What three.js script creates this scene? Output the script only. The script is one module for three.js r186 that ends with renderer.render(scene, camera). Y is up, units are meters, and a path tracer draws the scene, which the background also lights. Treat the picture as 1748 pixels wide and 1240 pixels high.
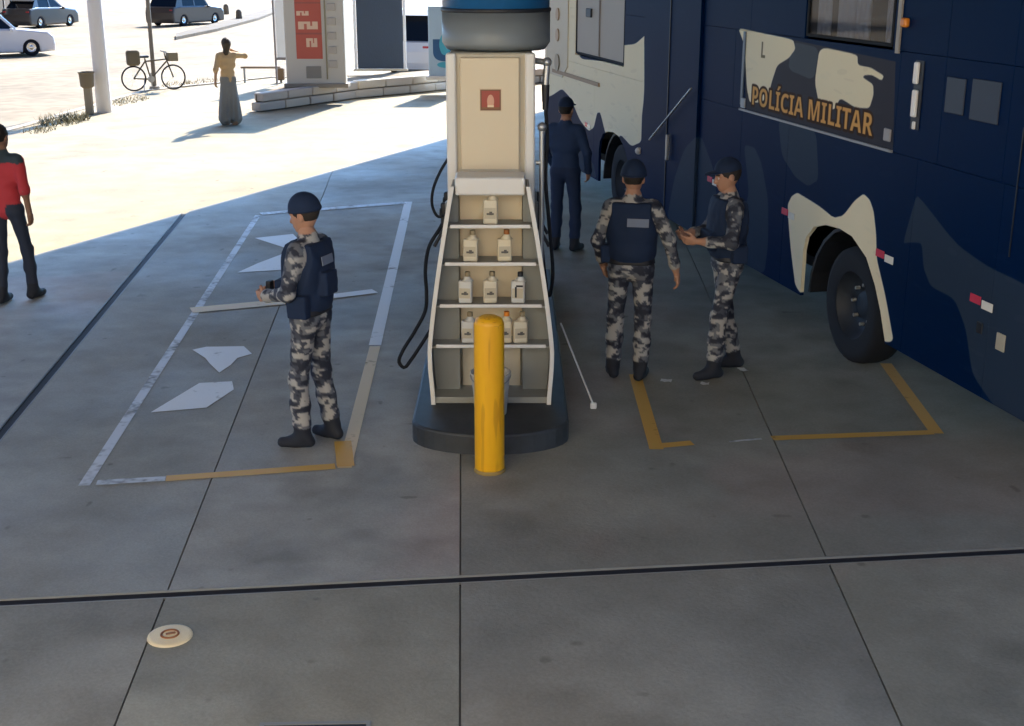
import * as THREE from 'three';
import { Sky } from 'three/addons/objects/Sky.js';
import { RoundedBoxGeometry } from 'three/addons/geometries/RoundedBoxGeometry.js';
import { mergeGeometries, mergeVertices } from 'three/addons/utils/BufferGeometryUtils.js';

// ---------- camera, sky, sun, exposure ----------
const scene = new THREE.Scene();
const EYE = 3.3, TILT = THREE.MathUtils.degToRad(17.4), FOCAL = 2200;   // security camera under the canopy
const camera = new THREE.PerspectiveCamera(2 * Math.atan(620 / FOCAL) * 180 / Math.PI, 1748 / 1240, 0.1, 900);
camera.position.set(0, EYE, 0);
camera.rotation.set(-TILT, 0, 0);
const SUN = new THREE.Vector3(0.20, 0.66, -0.98).normalize();
const sky = new Sky();
sky.name = 'sky'; sky.userData.kind = 'structure';
sky.scale.setScalar(800);
Object.entries({ turbidity: 9, rayleigh: 0.65, mieCoefficient: 0.004, mieDirectionalG: 0.8, cloudCoverage: 0.25, cloudDensity: 0.4 })
  .forEach(([k, v]) => { if (sky.material.uniforms[k]) sky.material.uniforms[k].value = v; });
sky.material.uniforms.sunPosition.value.copy(SUN);
scene.add(sky);
scene.environmentIntensity = 0.24;
const sun = new THREE.DirectionalLight(0xfff0d8, 5);
sun.name = 'sun';
sun.position.copy(SUN).multiplyScalar(120).add(new THREE.Vector3(0, 0, -30));
sun.target.position.set(0, 0, -30);
sun.castShadow = true; sun.shadow.radius = 2;
sun.shadow.mapSize.set(4096, 4096);
Object.assign(sun.shadow.camera, { left: -70, right: 70, top: 70, bottom: -70, near: 1, far: 320 });
scene.add(sun, sun.target);
const renderer = new THREE.WebGLRenderer({ antialias: true });
renderer.toneMapping = THREE.LinearToneMapping;
renderer.toneMappingExposure = 3.1;
renderer.shadowMap.enabled = true;

// ---------- helpers ----------
const V = (x, y, z) => new THREE.Vector3(x, y, z);
let seedState = 12345;
const rnd = () => { seedState = (seedState + 0x6d2b79f5) | 0; let t = Math.imul(seedState ^ (seedState >>> 15), 1 | seedState); t = (t + Math.imul(t ^ (t >>> 7), 61 | t)) ^ t; return ((t ^ (t >>> 14)) >>> 0) / 4294967296; };
const rr = (a, b) => a + (b - a) * rnd();
const mix = (a, b, t) => a + (b - a) * t, clamp = (x, a = 0, b = 1) => Math.min(b, Math.max(a, x));
const smooth = (a, b, x) => { const t = clamp((x - a) / (b - a)); return t * t * (3 - 2 * t); };
// survey of the place: where a sight line from the camera's post meets a level h metres above the floor, or stands d metres away
const ct = Math.cos(TILT), st = Math.sin(TILT);
function sight(px, py) { const a = (px - 874) / FOCAL, b = (py - 620) / FOCAL; return V(a, -st - b * ct, -ct + b * st); }
function at(px, py, h = 0) { const r = sight(px, py); return r.multiplyScalar((h - EYE) / r.y).add(V(0, EYE, 0)); }
function atD(px, py, d) { const r = sight(px, py); return r.multiplyScalar(d / -r.z).add(V(0, EYE, 0)); }

const hash3 = (x, y, z) => { let h = Math.imul(x, 374761393) ^ Math.imul(y, 668265263) ^ Math.imul(z, 2147483647 ^ 0x5bd1e995); h = Math.imul(h ^ (h >>> 13), 1274126177); h = Math.imul(h ^ (h >>> 15), 0x2c1b3c6d); h = Math.imul(h ^ (h >>> 12), 0x297a2d39); return ((h ^ (h >>> 16)) >>> 0) / 4294967296; };
const wrap = (v, per) => (per ? ((v % per) + per) % per : v);
function noise3(x, y, z, per = 0) {
  const xi = Math.floor(x), yi = Math.floor(y), zi = Math.floor(z); let xf = x - xi, yf = y - yi, zf = z - zi;
  xf = xf * xf * (3 - 2 * xf); yf = yf * yf * (3 - 2 * yf);
  const x0 = wrap(xi, per), x1 = wrap(xi + 1, per), y0 = wrap(yi, per), y1 = wrap(yi + 1, per);
  const a = hash3(x0, y0, zi), b = hash3(x1, y0, zi), c = hash3(x0, y1, zi), d = hash3(x1, y1, zi), p = a + (b - a) * xf, q = c + (d - c) * xf, lo = p + (q - p) * yf;
  if (zf === 0) return lo;
  zf = zf * zf * (3 - 2 * zf);
  const e = hash3(x0, y0, zi + 1), f = hash3(x1, y0, zi + 1), g = hash3(x0, y1, zi + 1), h = hash3(x1, y1, zi + 1), r = e + (f - e) * xf, s = g + (h - g) * xf;
  return lo + (r + (s - r) * yf - lo) * zf;
}
function fbm(x, y, z, o = 4, per = 0) { let s = 0, a = 0.5, n = 0; for (let i = 0; i < o; i++) { s += a * noise3(x, y, z + i * 17, per); n += a; x *= 2; y *= 2; per *= 2; a *= 0.5; } return s / n; }

function dataTex(n, fn, srgb = true) {
  const d = new Uint8Array(n * n * 4);
  for (let y = 0; y < n; y++) for (let x = 0; x < n; x++) { const c = fn(x / n, y / n), i = (y * n + x) * 4; for (let k = 0; k < 3; k++) d[i + k] = clamp(c[k]) * 255; d[i + 3] = 255; }
  const t = new THREE.DataTexture(d, n, n); t.wrapS = t.wrapT = THREE.RepeatWrapping; t.magFilter = THREE.LinearFilter; t.minFilter = THREE.LinearMipmapLinearFilter; t.generateMipmaps = true;
  if (srgb) t.colorSpace = THREE.SRGBColorSpace; t.needsUpdate = true; return t;
}
function canvasTex(w, h, draw) {
  const c = document.createElement('canvas'); c.width = w; c.height = h; draw(c.getContext('2d'), w, h);
  const t = new THREE.CanvasTexture(c); t.colorSpace = THREE.SRGBColorSpace; return t;
}
function repeated(t, m) { const c = t.clone(); c.repeat.set(1 / m, 1 / m); c.needsUpdate = true; return c; }
const lin = (r, g, b) => new THREE.Color().setRGB(r, g, b);
const std = (c, roughness = 0.7, extra = {}) => new THREE.MeshStandardMaterial({ color: Array.isArray(c) ? lin(...c) : c, roughness, metalness: 0, ...extra });

const taken = {};
function numbered(n) { const k = taken[n] = (taken[n] ?? -1) + 1; return k ? n + '_' + String(k).padStart(3, '0') : n; }
function shade(o) { o.castShadow = o.receiveShadow = true; return o; }
function plain(gs) { gs = (Array.isArray(gs) ? gs : [gs]); if (gs.length === 1) return gs[0]; const list = gs.map((g) => { g = g.index ? g.toNonIndexed() : g; for (const k of Object.keys(g.attributes)) if (!['position', 'normal', 'uv'].includes(k)) g.deleteAttribute(k); return g; }); return mergeGeometries(list); }
function part(name, gs, m, parent) { const o = shade(new THREE.Mesh(plain(gs), m)); o.name = parent === scene ? numbered(name) : name; parent.add(o); return o; }
function tag(o, label, category, group, kind) { Object.assign(o.userData, { label, category }); if (group) o.userData.group = group; if (kind) o.userData.kind = kind; return o; }
function thing(name, label, category, pos = [0, 0, 0], turn = 0, group) { const o = new THREE.Group(); o.name = numbered(name); o.position.set(...(pos.isVector3 ? pos.toArray() : pos)); o.rotation.y = turn; scene.add(o); return tag(o, label, category, group); }
function structure(name, gs, m) { const o = part(name, gs, m, scene); o.userData.kind = 'structure'; return o; }

const mv = (g, x = 0, y = 0, z = 0) => g.translate(x, y, z);
const bx = (w, h, d, x = 0, y = 0, z = 0) => mv(new THREE.BoxGeometry(w, h, d), x, y, z);
const rb = (w, h, d, r, x = 0, y = 0, z = 0, s = 2) => mv(new RoundedBoxGeometry(w, h, d, s, Math.min(r, w / 2.01, h / 2.01, d / 2.01)), x, y, z);
const cy = (r1, r2, h, x = 0, y = 0, z = 0, n = 24) => mv(new THREE.CylinderGeometry(r1, r2, h, n), x, y, z);
const lathe = (pts, n = 32) => new THREE.LatheGeometry(pts.map((p) => new THREE.Vector2(...p)), n);
function bar(a, b, r, n = 10) { const d = b.clone().sub(a), g = new THREE.CylinderGeometry(r, r, d.length(), n); g.applyQuaternion(new THREE.Quaternion().setFromUnitVectors(V(0, 1, 0), d.clone().normalize())); return mv(g, ...a.clone().add(b).multiplyScalar(0.5).toArray()); }
const hosePath = (pts, r, n = 60) => new THREE.TubeGeometry(new THREE.CatmullRomCurve3(pts, false, 'centripetal'), n, r, 8);
const shapeOf = (pts) => new THREE.Shape(pts.map((p) => new THREE.Vector2(p[0], p[1])));
const ext = (pts, depth, bevel = 0) => new THREE.ExtrudeGeometry(Array.isArray(pts) ? shapeOf(pts) : pts, { depth, bevelEnabled: bevel > 0, bevelThickness: bevel, bevelSize: bevel, bevelSegments: 2, steps: 1, curveSegments: 20 });
// a slab lying flat: plan points [x, z], top at y = top
function flat(pts, top, thick) { const g = ext(pts.map(([x, z]) => [x, -z]), thick); g.rotateX(-Math.PI / 2); return mv(g, 0, top - thick, 0); }
function sheet(pts, y) { const g = new THREE.ShapeGeometry(shapeOf(pts.map(([x, z]) => [x, -z]))); g.rotateX(-Math.PI / 2); return mv(g, 0, y, 0); }

// ---------- materials ----------
const blotch = (u, v, f, s, o = 4) => fbm(u * f, v * f, s, o, f);
const concreteTex = dataTex(1024, (u, v) => {
  const a = blotch(u, v, 6, 1, 5), b = blotch(u, v, 40, 2, 3), g = hash3(u * 1024 | 0, v * 1024 | 0, 9), c = blotch(u, v, 3, 5, 3), p = blotch(u, v, 5, 7, 4), w = blotch(u, v, 16, 31, 3);
  let k = 0.60 + 0.17 * (a - 0.5) + 0.09 * (b - 0.5) + 0.05 * (g - 0.5) - 0.07 * smooth(0.5, 0.8, w) * smooth(0.4, 0.65, a);
  k += 0.05 * (fbm(u * 3, v * 24, 61, 3, 3) - 0.5) - 0.05 * smooth(0.62, 0.78, blotch(u, v, 11, 71, 4));
  const warm = 0.07 * (c - 0.5), pink = 0.03 * smooth(0.58, 0.72, p);
  const sp = 0.10 * smooth(0.86, 0.95, blotch(u, v, 64, 41, 2));
  k -= sp; return [k + warm + pink + 0.008, k + 0.004, k - warm - 0.012];
});
const grainTex = dataTex(512, (u, v) => { const k = 0.5 + 0.5 * (blotch(u, v, 60, 3, 3) - 0.5) + 0.2 * (hash3(u * 512 | 0, v * 512 | 0, 4) - 0.5); return [k, k, k]; }, false);
const roughTex = dataTex(512, (u, v) => { const k = 0.74 + 0.35 * (blotch(u, v, 5, 13, 4) - 0.4) + 0.15 * (blotch(u, v, 40, 14, 2) - 0.5); return [k, k, k]; }, false);
const slabMats = [[0.90, 0.93, 0.92], [0.88, 0.91, 0.89], [0.82, 0.83, 0.74], [0.75, 0.76, 0.71]].map((c, i) => {  // tints carry cool sky light, warm bounce and the shade of the bus lane
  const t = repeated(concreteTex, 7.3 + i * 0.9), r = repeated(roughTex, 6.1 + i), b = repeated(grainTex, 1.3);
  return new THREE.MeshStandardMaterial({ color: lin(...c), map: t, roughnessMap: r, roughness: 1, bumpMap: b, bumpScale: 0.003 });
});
const apronMat = new THREE.MeshStandardMaterial({ color: lin(0.84, 0.72, 0.48), map: repeated(concreteTex, 11), roughness: 0.9, bumpMap: repeated(grainTex, 1.7), bumpScale: 0.003 });
const roadTex = dataTex(512, (u, v) => { const k = 0.50 + 0.2 * (blotch(u, v, 4, 21, 5) - 0.5) + 0.12 * (blotch(u, v, 50, 22, 2) - 0.5); return [k + 0.03, k, k - 0.05]; });
const roadMat = new THREE.MeshStandardMaterial({ color: lin(1.0, 0.88, 0.68), map: repeated(roadTex, 14), roughness: 0.95 });
const wearTex = (lo, hi, f) => dataTex(512, (u, v) => { const k = smooth(lo, hi, 0.7 * blotch(u, v, f, 51, 4) + 0.3 * blotch(u, v, f * 8, 52, 2)); return [0.35 + 0.65 * k, 0.35 + 0.65 * k, 0.35 + 0.65 * k]; }, false);
const wearA = wearTex(0.14, 0.36, 10), wearB = wearTex(0.22, 0.52, 9);
const paint = (c, w) => new THREE.MeshStandardMaterial({ color: lin(...c), roughness: 0.65, alphaMap: repeated(w, 2.7), transparent: true, bumpMap: repeated(grainTex, 1.3), bumpScale: 0.001 });
const M = {
  whitePaint: paint([0.74, 0.76, 0.78], wearA), fadedWhite: paint([0.55, 0.58, 0.62], wearB), yellowPaint: paint([0.62, 0.36, 0.07], wearA), creamPaint: paint([0.70, 0.54, 0.30], wearA),
  cream: std([0.72, 0.60, 0.42], 0.45), creamDark: std([0.52, 0.46, 0.35], 0.55), whiteMetal: std([0.74, 0.71, 0.66], 0.35), grey: std([0.22, 0.23, 0.23], 0.5), greyPanel: std([0.30, 0.30, 0.27], 0.5),
  steel: std([0.42, 0.43, 0.44], 0.35, { metalness: 0.7 }), black: std([0.012, 0.014, 0.02], 0.5), rubber: std([0.005, 0.007, 0.012], 0.85), navy: std([0.008, 0.02, 0.055], 0.4),
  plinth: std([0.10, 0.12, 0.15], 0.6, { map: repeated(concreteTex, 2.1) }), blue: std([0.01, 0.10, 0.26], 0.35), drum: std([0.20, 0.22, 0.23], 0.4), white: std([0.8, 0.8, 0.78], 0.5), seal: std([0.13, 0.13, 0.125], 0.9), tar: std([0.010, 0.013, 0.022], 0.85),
  glass: new THREE.MeshPhysicalMaterial({ color: lin(0.01, 0.014, 0.02), roughness: 0.06, specularIntensity: 0.6 }), chrome: std([0.6, 0.6, 0.6], 0.2, { metalness: 0.9 }),
  red: std([0.55, 0.03, 0.04], 0.35), orange: std([0.8, 0.25, 0.02], 0.35), brownCap: std([0.35, 0.12, 0.02], 0.5),
};
// ---------- the setting ----------
structure('ground', mv(new THREE.PlaneGeometry(700, 700).rotateX(-Math.PI / 2), 0, -0.19, 0), std([0.30, 0.27, 0.22], 0.95, { map: repeated(roadTex, 23) }));
structure('road', sheet([[-75, 60], [-75, -130], [90, -160], [90, -30], [5, -38], [-9, -34], [-9, 60]], -0.165), roadMat);
const apron = structure('apron', flat([[-10.3, 45], [-10.2, -25], [-9.65, -34.5], [-7, -38.6], [28, -46], [28, 45]], -0.02, 0.13), apronMat);
// kerb stones along the street edge of the apron
{
  const line = [[-10.3, -8], [-10.2, -25], [-9.65, -34.5], [-7, -38.6], [3, -40.7]], m = [std([0.42, 0.38, 0.31], 0.9), std([0.36, 0.33, 0.28], 0.9), std([0.47, 0.42, 0.34], 0.9)];
  for (let i = 0; i < 4; i++) {
    const a = V(line[i][0], 0, line[i][1]), b = V(line[i + 1][0], 0, line[i + 1][1]), L = a.distanceTo(b), n = Math.max(1, Math.round(L / 1.0)), dir = b.clone().sub(a).normalize();
    for (let k = 0; k < n; k++) { const o = part('kerb_stone', rb(0.14, 0.17, L / n - 0.02, 0.02, 0, 0, 0, 1), m[(k * 7 + i) % 3], apron); o.position.copy(a).addScaledVector(dir, (k + 0.5) * L / n); o.position.y = -0.075 + 0.008 * ((k * 5) % 3); o.position.x -= 0.075; o.rotation.y = Math.atan2(dir.x, dir.z); }
  }
}
// forecourt slabs, cut by joints and by two trench drains
const plan = (px, py) => { const p = at(px, py); return [p.x, p.z]; };
const through = (p, q) => { const a = plan(...p), b = plan(...q), dx = b[0] - a[0], dz = b[1] - a[1], l = Math.hypot(dx, dz); return { a, d: [dx / l, dz / l], n: [-dz / l, dx / l] }; };   // n lies on one side
const sideOf = (L, p) => (p[0] - L.a[0]) * L.n[0] + (p[1] - L.a[1]) * L.n[1];
function cut(poly, L, sign, gap) { const out = []; for (let i = 0; i < poly.length; i++) { const p = poly[i], q = poly[(i + 1) % poly.length], dp = sideOf(L, p) * sign - gap, dq = sideOf(L, q) * sign - gap; if (dp >= 0) out.push(p); if (dp >= 0 !== dq >= 0) { const t = dp / (dp - dq); out.push([mix(p[0], q[0], t), mix(p[1], q[1], t)]); } } return out; }
const EDGE = through([50, 438], [760, 237]), DRAIN_A = through([0, 741], [318, 360]), DRAIN_B = through([0, 1029], [1748, 940]);
const J1 = through([470, 540], [195, 1240]), J2 = through([786, 820], [785, 1240]), J3 = through([1365, 850], [1540, 1240]);
const floor = new THREE.Group(); floor.name = 'forecourt_floor'; floor.userData.kind = 'structure'; scene.add(floor);
const right = [6, -12];
const sgn = (L, p) => Math.sign(sideOf(L, p));
const region0 = cut([[-14, 8], [-14, -40], [11, -40], [11, 8]], EDGE, sgn(EDGE, [0, -10]), 0);
const lines = [[DRAIN_A, 0.045], [J1, 0.005], [J2, 0.005], [J3, 0.005]];
const probes = [[-6, -10], [-2.6, -9], [-1, -8.5], [1, -8], [5, -8]];
let si = 0;
for (let s = 0; s < 5; s++) for (const nearer of [0, 1]) {
  let poly = region0;
  if (s > 0) { const [L, g] = lines[s - 1]; poly = cut(poly, L, sgn(L, right), g); }
  if (s < 4) { const [L, g] = lines[s]; poly = cut(poly, L, -sgn(L, right), g); }
  poly = cut(poly, DRAIN_B, (nearer ? 1 : -1) * sgn(DRAIN_B, [0, 0]), 0.048);
  if (poly.length < 3) continue;
  part('floor_slab', flat(poly, 0, 0.018), slabMats[nearer ? 2 + s % 2 : s < 3 ? s % 2 : 3], floor);  // tint picked by place: light and shade put into the slab colour
}
function strip(L, t0, t1, w, y, m, name, parent) { const p = (t, s) => [L.a[0] + L.d[0] * t + L.n[0] * s, L.a[1] + L.d[1] * t + L.n[1] * s]; return part(name, sheet([p(t0, -w), p(t1, -w), p(t1, w), p(t0, w)], y), m, parent); }
const reach = (L) => -sideOf(EDGE, L.a) / (L.d[0] * EDGE.n[0] + L.d[1] * EDGE.n[1]);   // where a line meets the street edge of the slabs
for (const L of [J1, J2, J3]) strip(L, Math.max(-30, reach(L)), 12, 0.012, -0.0155, M.seal, 'joint_seal', floor);
strip(DRAIN_A, -6, reach(DRAIN_A) - 0.05, 0.055, -0.012, M.tar, 'drain_channel', floor); strip(DRAIN_B, -3, 16, 0.058, -0.012, M.tar, 'drain_channel', floor);
// steel lips of the drains
for (const [L, t0, t1, g] of [[DRAIN_A, -6, reach(DRAIN_A) - 0.05, 0.038], [DRAIN_B, -3, 16, 0.042]]) for (const s of [-1, 1]) {
  const lip = part('drain_edge', bx(t1 - t0, 0.016, 0.006), M.grey, floor), c = (t0 + t1) / 2; lip.position.set(L.a[0] + L.d[0] * c + L.n[0] * g * s, -0.007, L.a[1] + L.d[1] * c + L.n[1] * g * s); lip.rotation.y = -Math.atan2(L.d[1], L.d[0]);
}
// painted markings: real widths in metres on the floor
function markLine(name, p, q, w, m, y = 0.004) { const a = at(...p), b = at(...q), d = b.clone().sub(a).normalize(), s = V(-d.z, 0, d.x).multiplyScalar(w / 2); return part(name, sheet([a.clone().add(s), b.clone().add(s), b.clone().sub(s), a.clone().sub(s)].map((v) => [v.x, v.z]), y), m, floor); }
markLine('bay_line', [143, 830], [440, 368], 0.075, M.fadedWhite);
markLine('bay_line', [640, 590], [697, 345], 0.11, M.whitePaint);
markLine('bay_line', [588, 800], [640, 592], 0.095, M.creamPaint);
markLine('bay_line', [590, 798], [585, 755], 0.12, M.yellowPaint, 0.008);
markLine('bay_line', [165, 826], [282, 819], 0.08, M.fadedWhite, 0.008);
markLine('bay_line', [283, 818], [572, 797], 0.10, M.yellowPaint);
markLine('bay_line', [326, 531], [510, 514], 0.21, M.creamPaint, 0.008);
markLine('bay_line', [512, 514], [640, 498], 0.17, M.whitePaint, 0.008);
markLine('bay_line', [445, 366], [690, 347], 0.17, M.fadedWhite, 0.008);
for (const pts of [[[257, 705], [340, 655], [396, 652], [399, 666], [352, 697]], [[328, 598], [352, 593], [416, 592], [430, 605], [405, 612], [394, 624], [374, 637], [358, 622], [350, 612]], [[435, 407], [500, 400], [512, 412], [484, 423]], [[405, 466], [440, 450], [480, 435], [494, 444], [490, 461]]])
  part('arrow_mark', sheet(pts.map((p) => plan(...p)), 0.0045), M.whitePaint, floor);
markLine('bay_line', [1084, 640], [1121, 768], 0.10, M.yellowPaint); markLine('bay_line', [1126, 762], [1182, 757], 0.09, M.yellowPaint);
markLine('bay_line', [1318, 749], [1592, 739], 0.09, M.yellowPaint); markLine('bay_line', [1512, 622], [1600, 742], 0.10, M.yellowPaint, 0.008); markLine('bay_line', [1245, 755], [1300, 750], 0.03, M.fadedWhite);
// grate at the very front of the view
{ const p = at(532, 1268); const t = thing('floor_grate', 'dark rectangular steel grate let into the concrete floor', 'grate', [p.x, 0.001, p.z], 0.03);
  part('frame', [bx(0.50, 0.008, 0.02, 0, 0.004, -0.14), bx(0.50, 0.008, 0.02, 0, 0.004, 0.14), bx(0.02, 0.008, 0.26, -0.24, 0.004, 0), bx(0.02, 0.008, 0.26, 0.24, 0.004, 0)], M.grey, t);
  for (let k = 0; k < 8; k++) part('bar', bx(0.46, 0.006, 0.016, 0, 0.004, -0.115 + k * 0.033), M.black, t); }
{ const p = at(290, 1087); const t = thing('tank_lid', 'round cream tank lid set in the concrete floor', 'lid', [p.x, 0, p.z], 0.4);
  part('plate', lathe([[0, 0.014], [0.095, 0.013], [0.112, 0.008], [0.115, 0]]), std([0.86, 0.72, 0.46], 0.6, { bumpMap: repeated(grainTex, 0.3), bumpScale: 0.002 }), t);
  part('ring', mv(new THREE.TorusGeometry(0.043, 0.006, 8, 24).rotateX(Math.PI / 2), 0, 0.014, 0), std([0.28, 0.10, 0.03], 0.7), t); part('handle', rb(0.05, 0.008, 0.014, 0.003, 0.004, 0.017, 0), std([0.25, 0.11, 0.05], 0.7), t); }
// canopy over the forecourt: its street edge throws the long straight shadow
const CANOPY = 4.4;
{
  const k = CANOPY / SUN.y, off = [SUN.x * k, SUN.z * k], e = (t) => [EDGE.a[0] + EDGE.d[0] * t + off[0], EDGE.a[1] + EDGE.d[1] * t + off[1]];
  const t = thing('canopy', 'flat grey fuel station canopy roof on blue posts', 'canopy');
  const poly = [e(-11), e(26), [12, -44], [10.5, -6.1], [e(-11)[0] + 2, -6.1]];
  part('roof', flat(poly, CANOPY + 0.7, 0.7), std([0.30, 0.32, 0.35], 0.6), t);
  for (const [x, z] of [[-0.15, -10.6], [9, -15], [9, -7.5], [-0.15, -23]]) part('post', cy(0.17, 0.17, CANOPY, x, CANOPY / 2, z), M.navy, t);
}
// unseen building added behind the camera: its sunlit front wall bounces warm light onto the pumps
{
  const t = thing('added_bounce_wall', 'unseen cream wall added behind the camera to bounce warm light at the pumps', 'building', [0, -0.02, 0.55]);
  const wm = std([0.84, 0.70, 0.48], 0.9, { bumpMap: repeated(grainTex, 1.3), bumpScale: 0.004 });
  part('wall', bx(12.5, 5.6, 0.3, -3.75, 2.8, 0.15), wm, t); for (const x of [-9.85, 2.35]) part('wall', bx(0.3, 5.6, 8, x, 2.8, 4.3), wm, t);
  part('roof', bx(12.9, 0.25, 8.6, -3.75, 5.73, 4.3), M.white, t);
  for (const x of [-7.5, -4.5]) { const w = part('window', bx(1.6, 1.3, 0.06, x, 1.7, -0.02), M.glass, t); part('sill', bx(1.8, 0.08, 0.16, x, 1.0, -0.04), M.grey, w); }
  const d = part('door', bx(1.4, 2.2, 0.06, 1.2, 1.1, -0.02), M.glass, t); part('handle', bx(0.04, 0.5, 0.06, 0.65, 1.1, -0.07), M.steel, d);
}
// planter wall with the price sign
{
  const t = thing('planter_wall', 'low planter wall of pale stone blocks at the street edge', 'planter');
  const pts = [[434, 191], [600, 168], [780, 151], [960, 138]].map((p) => at(...p)), hs = [0.42, 0.44, 0.40];
  const ms = [[0.95, 0.86, 0.72], [0.88, 0.80, 0.68], [0.98, 0.80, 0.64], [0.86, 0.79, 0.70]].map((c) => std(c.map((q) => q * 0.78), 0.9, { bumpMap: repeated(grainTex, 0.8), bumpScale: 0.02 }));
  for (let i = 0; i < 3; i++) {
    const a = pts[i], b = pts[i + 1], L = a.distanceTo(b), n = Math.round(L / 0.85), d = b.clone().sub(a).normalize();
    for (let k = 0; k < n; k++) for (let r = 0; r < 2; r++) { const o = part('block', rb(L / n - 0.025, hs[i] / 2 - 0.02, 0.28, 0.03, 0, 0, 0, 1), ms[Math.floor(rnd() * 4)], t); o.position.copy(a).addScaledVector(d, (k + 0.5 + (r ? 0.12 : 0)) * L / n); o.position.y = hs[i] / 4 + r * hs[i] / 2 - 0.015; o.rotation.y = -Math.atan2(d.z, d.x) + rr(-0.03, 0.03); o.position.z -= 0.14 + rr(0, 0.03); }
  }
  part('soil', flat([...pts.map((p) => [p.x, p.z - 0.25]), ...pts.slice().reverse().map((p) => [p.x + 0.3, p.z - 2.6])], 0.36, 0.37), std([0.9, 0.78, 0.6], 0.95, { map: repeated(roadTex, 3) }), t);
}
// price sign
{
  const p = at(540, 150, 0.36), t = thing('price_sign', 'tall grey price sign with a red panel on the planter', 'sign', [p.x, 0.36, p.z - 0.2]);
  const W = 1.42;
  part('pylon', rb(W, 3.4, 0.34, 0.03, 0, 1.7, 0), std([0.60, 0.56, 0.48], 0.6), t);
  part('base', rb(W + 0.12, 0.10, 0.46, 0.02, 0, 0.05, 0), std([0.34, 0.29, 0.22], 0.8), t);
  const face = canvasTex(128, 512, (c, w, h) => { c.fillStyle = '#c05a48'; c.fillRect(0, 0, w, h); c.fillStyle = '#e8c4a4'; for (const [y, hh, x, ww] of [[70, 44, 20, 84], [190, 30, 8, 60], [260, 52, 14, 96], [372, 60, 50, 54]]) { c.fillRect(x, y, ww, hh); c.fillStyle = '#c86a54'; c.fillRect(x + ww * 0.3, y + hh * 0.3, ww * 0.14, hh * 0.7); c.fillRect(x + ww * 0.62, y, ww * 0.1, hh * 0.55); c.fillStyle = '#e8c4a4'; } c.fillStyle = '#a3564a'; c.fillRect(0, 130, w, 10); c.fillRect(0, 335, w, 12); });
  const fm = new THREE.MeshStandardMaterial({ map: face, roughness: 0.5 });
  part('price_panel', mv(new THREE.PlaneGeometry(0.62, 1.75), -0.13, 1.55, 0.176), fm, t);
  for (let k = 0; k < 7; k++) part('price_tile', rb(0.20, 0.17, 0.03, 0.01, 0.42, 0.55 + k * 0.33, 0.18, 1), std([0.50, 0.45, 0.38], 0.6), t);
  part('rail', bx(0.03, 2.6, 0.03, 0.27, 1.5, 0.18), std([0.30, 0.26, 0.15], 0.5), t);
  part('hatch', rb(0.36, 0.28, 0.02, 0.01, -0.05, 0.36, 0.175, 1), std([0.27, 0.25, 0.21], 0.6), t);
}
// blue-grey banner
{
  const p = at(648, 121, 0.38), t = thing('banner_board', 'dark blue-grey banner board in a white frame', 'banner', [p.x, 0.36, p.z - 0.35]);
  part('board', bx(1.26, 2.9, 0.05, 0, 1.5, 0), std([0.055, 0.075, 0.105], 0.8, { bumpMap: repeated(grainTex, 0.9), bumpScale: 0.01 }), t);
  for (const s of [-1, 1]) part('post', bx(0.07, 3.0, 0.07, s * 0.68, 1.5, 0), M.white, t);
  part('sill', bx(1.5, 0.05, 0.12, 0, 0.02, 0.02), M.creamDark, t);
}
// board in a grey frame beside the price sign
{
  const p = at(482, 150, 0), t = thing('notice_board', 'white notice board in a grey frame beside the price sign', 'notice board', [p.x - 0.05, -0.02, p.z - 0.9]);
  part('panel', bx(0.72, 2.0, 0.03, 0.15, 1.75, 0), M.white, t);
  part('frame', [bx(0.05, 2.9, 0.05, -0.25, 1.47, 0), bx(0.80, 0.07, 0.06, 0.15, 0.72, 0)], std([0.22, 0.20, 0.20], 0.6), t);
}
{
  const a = at(412, 140, 0), b = at(478, 141, 0), t = thing('pipe_barrier', 'low brown pipe rail ending in a dark box', 'barrier', [a.x, -0.02, a.z]);
  const L = b.x - a.x; part('rail', rb(L, 0.06, 0.06, 0.02, L / 2, 0.42, 0), std([0.22, 0.16, 0.10], 0.7), t); part('box', rb(0.2, 0.34, 0.2, 0.03, L, 0.24, 0), std([0.13, 0.08, 0.04], 0.8), t); part('post', bx(0.06, 0.3, 0.06, L, 0.06, 0), M.grey, t); part('post', bx(0.05, 0.42, 0.05, 0.1, 0.21, 0), M.grey, t);
}
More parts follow.
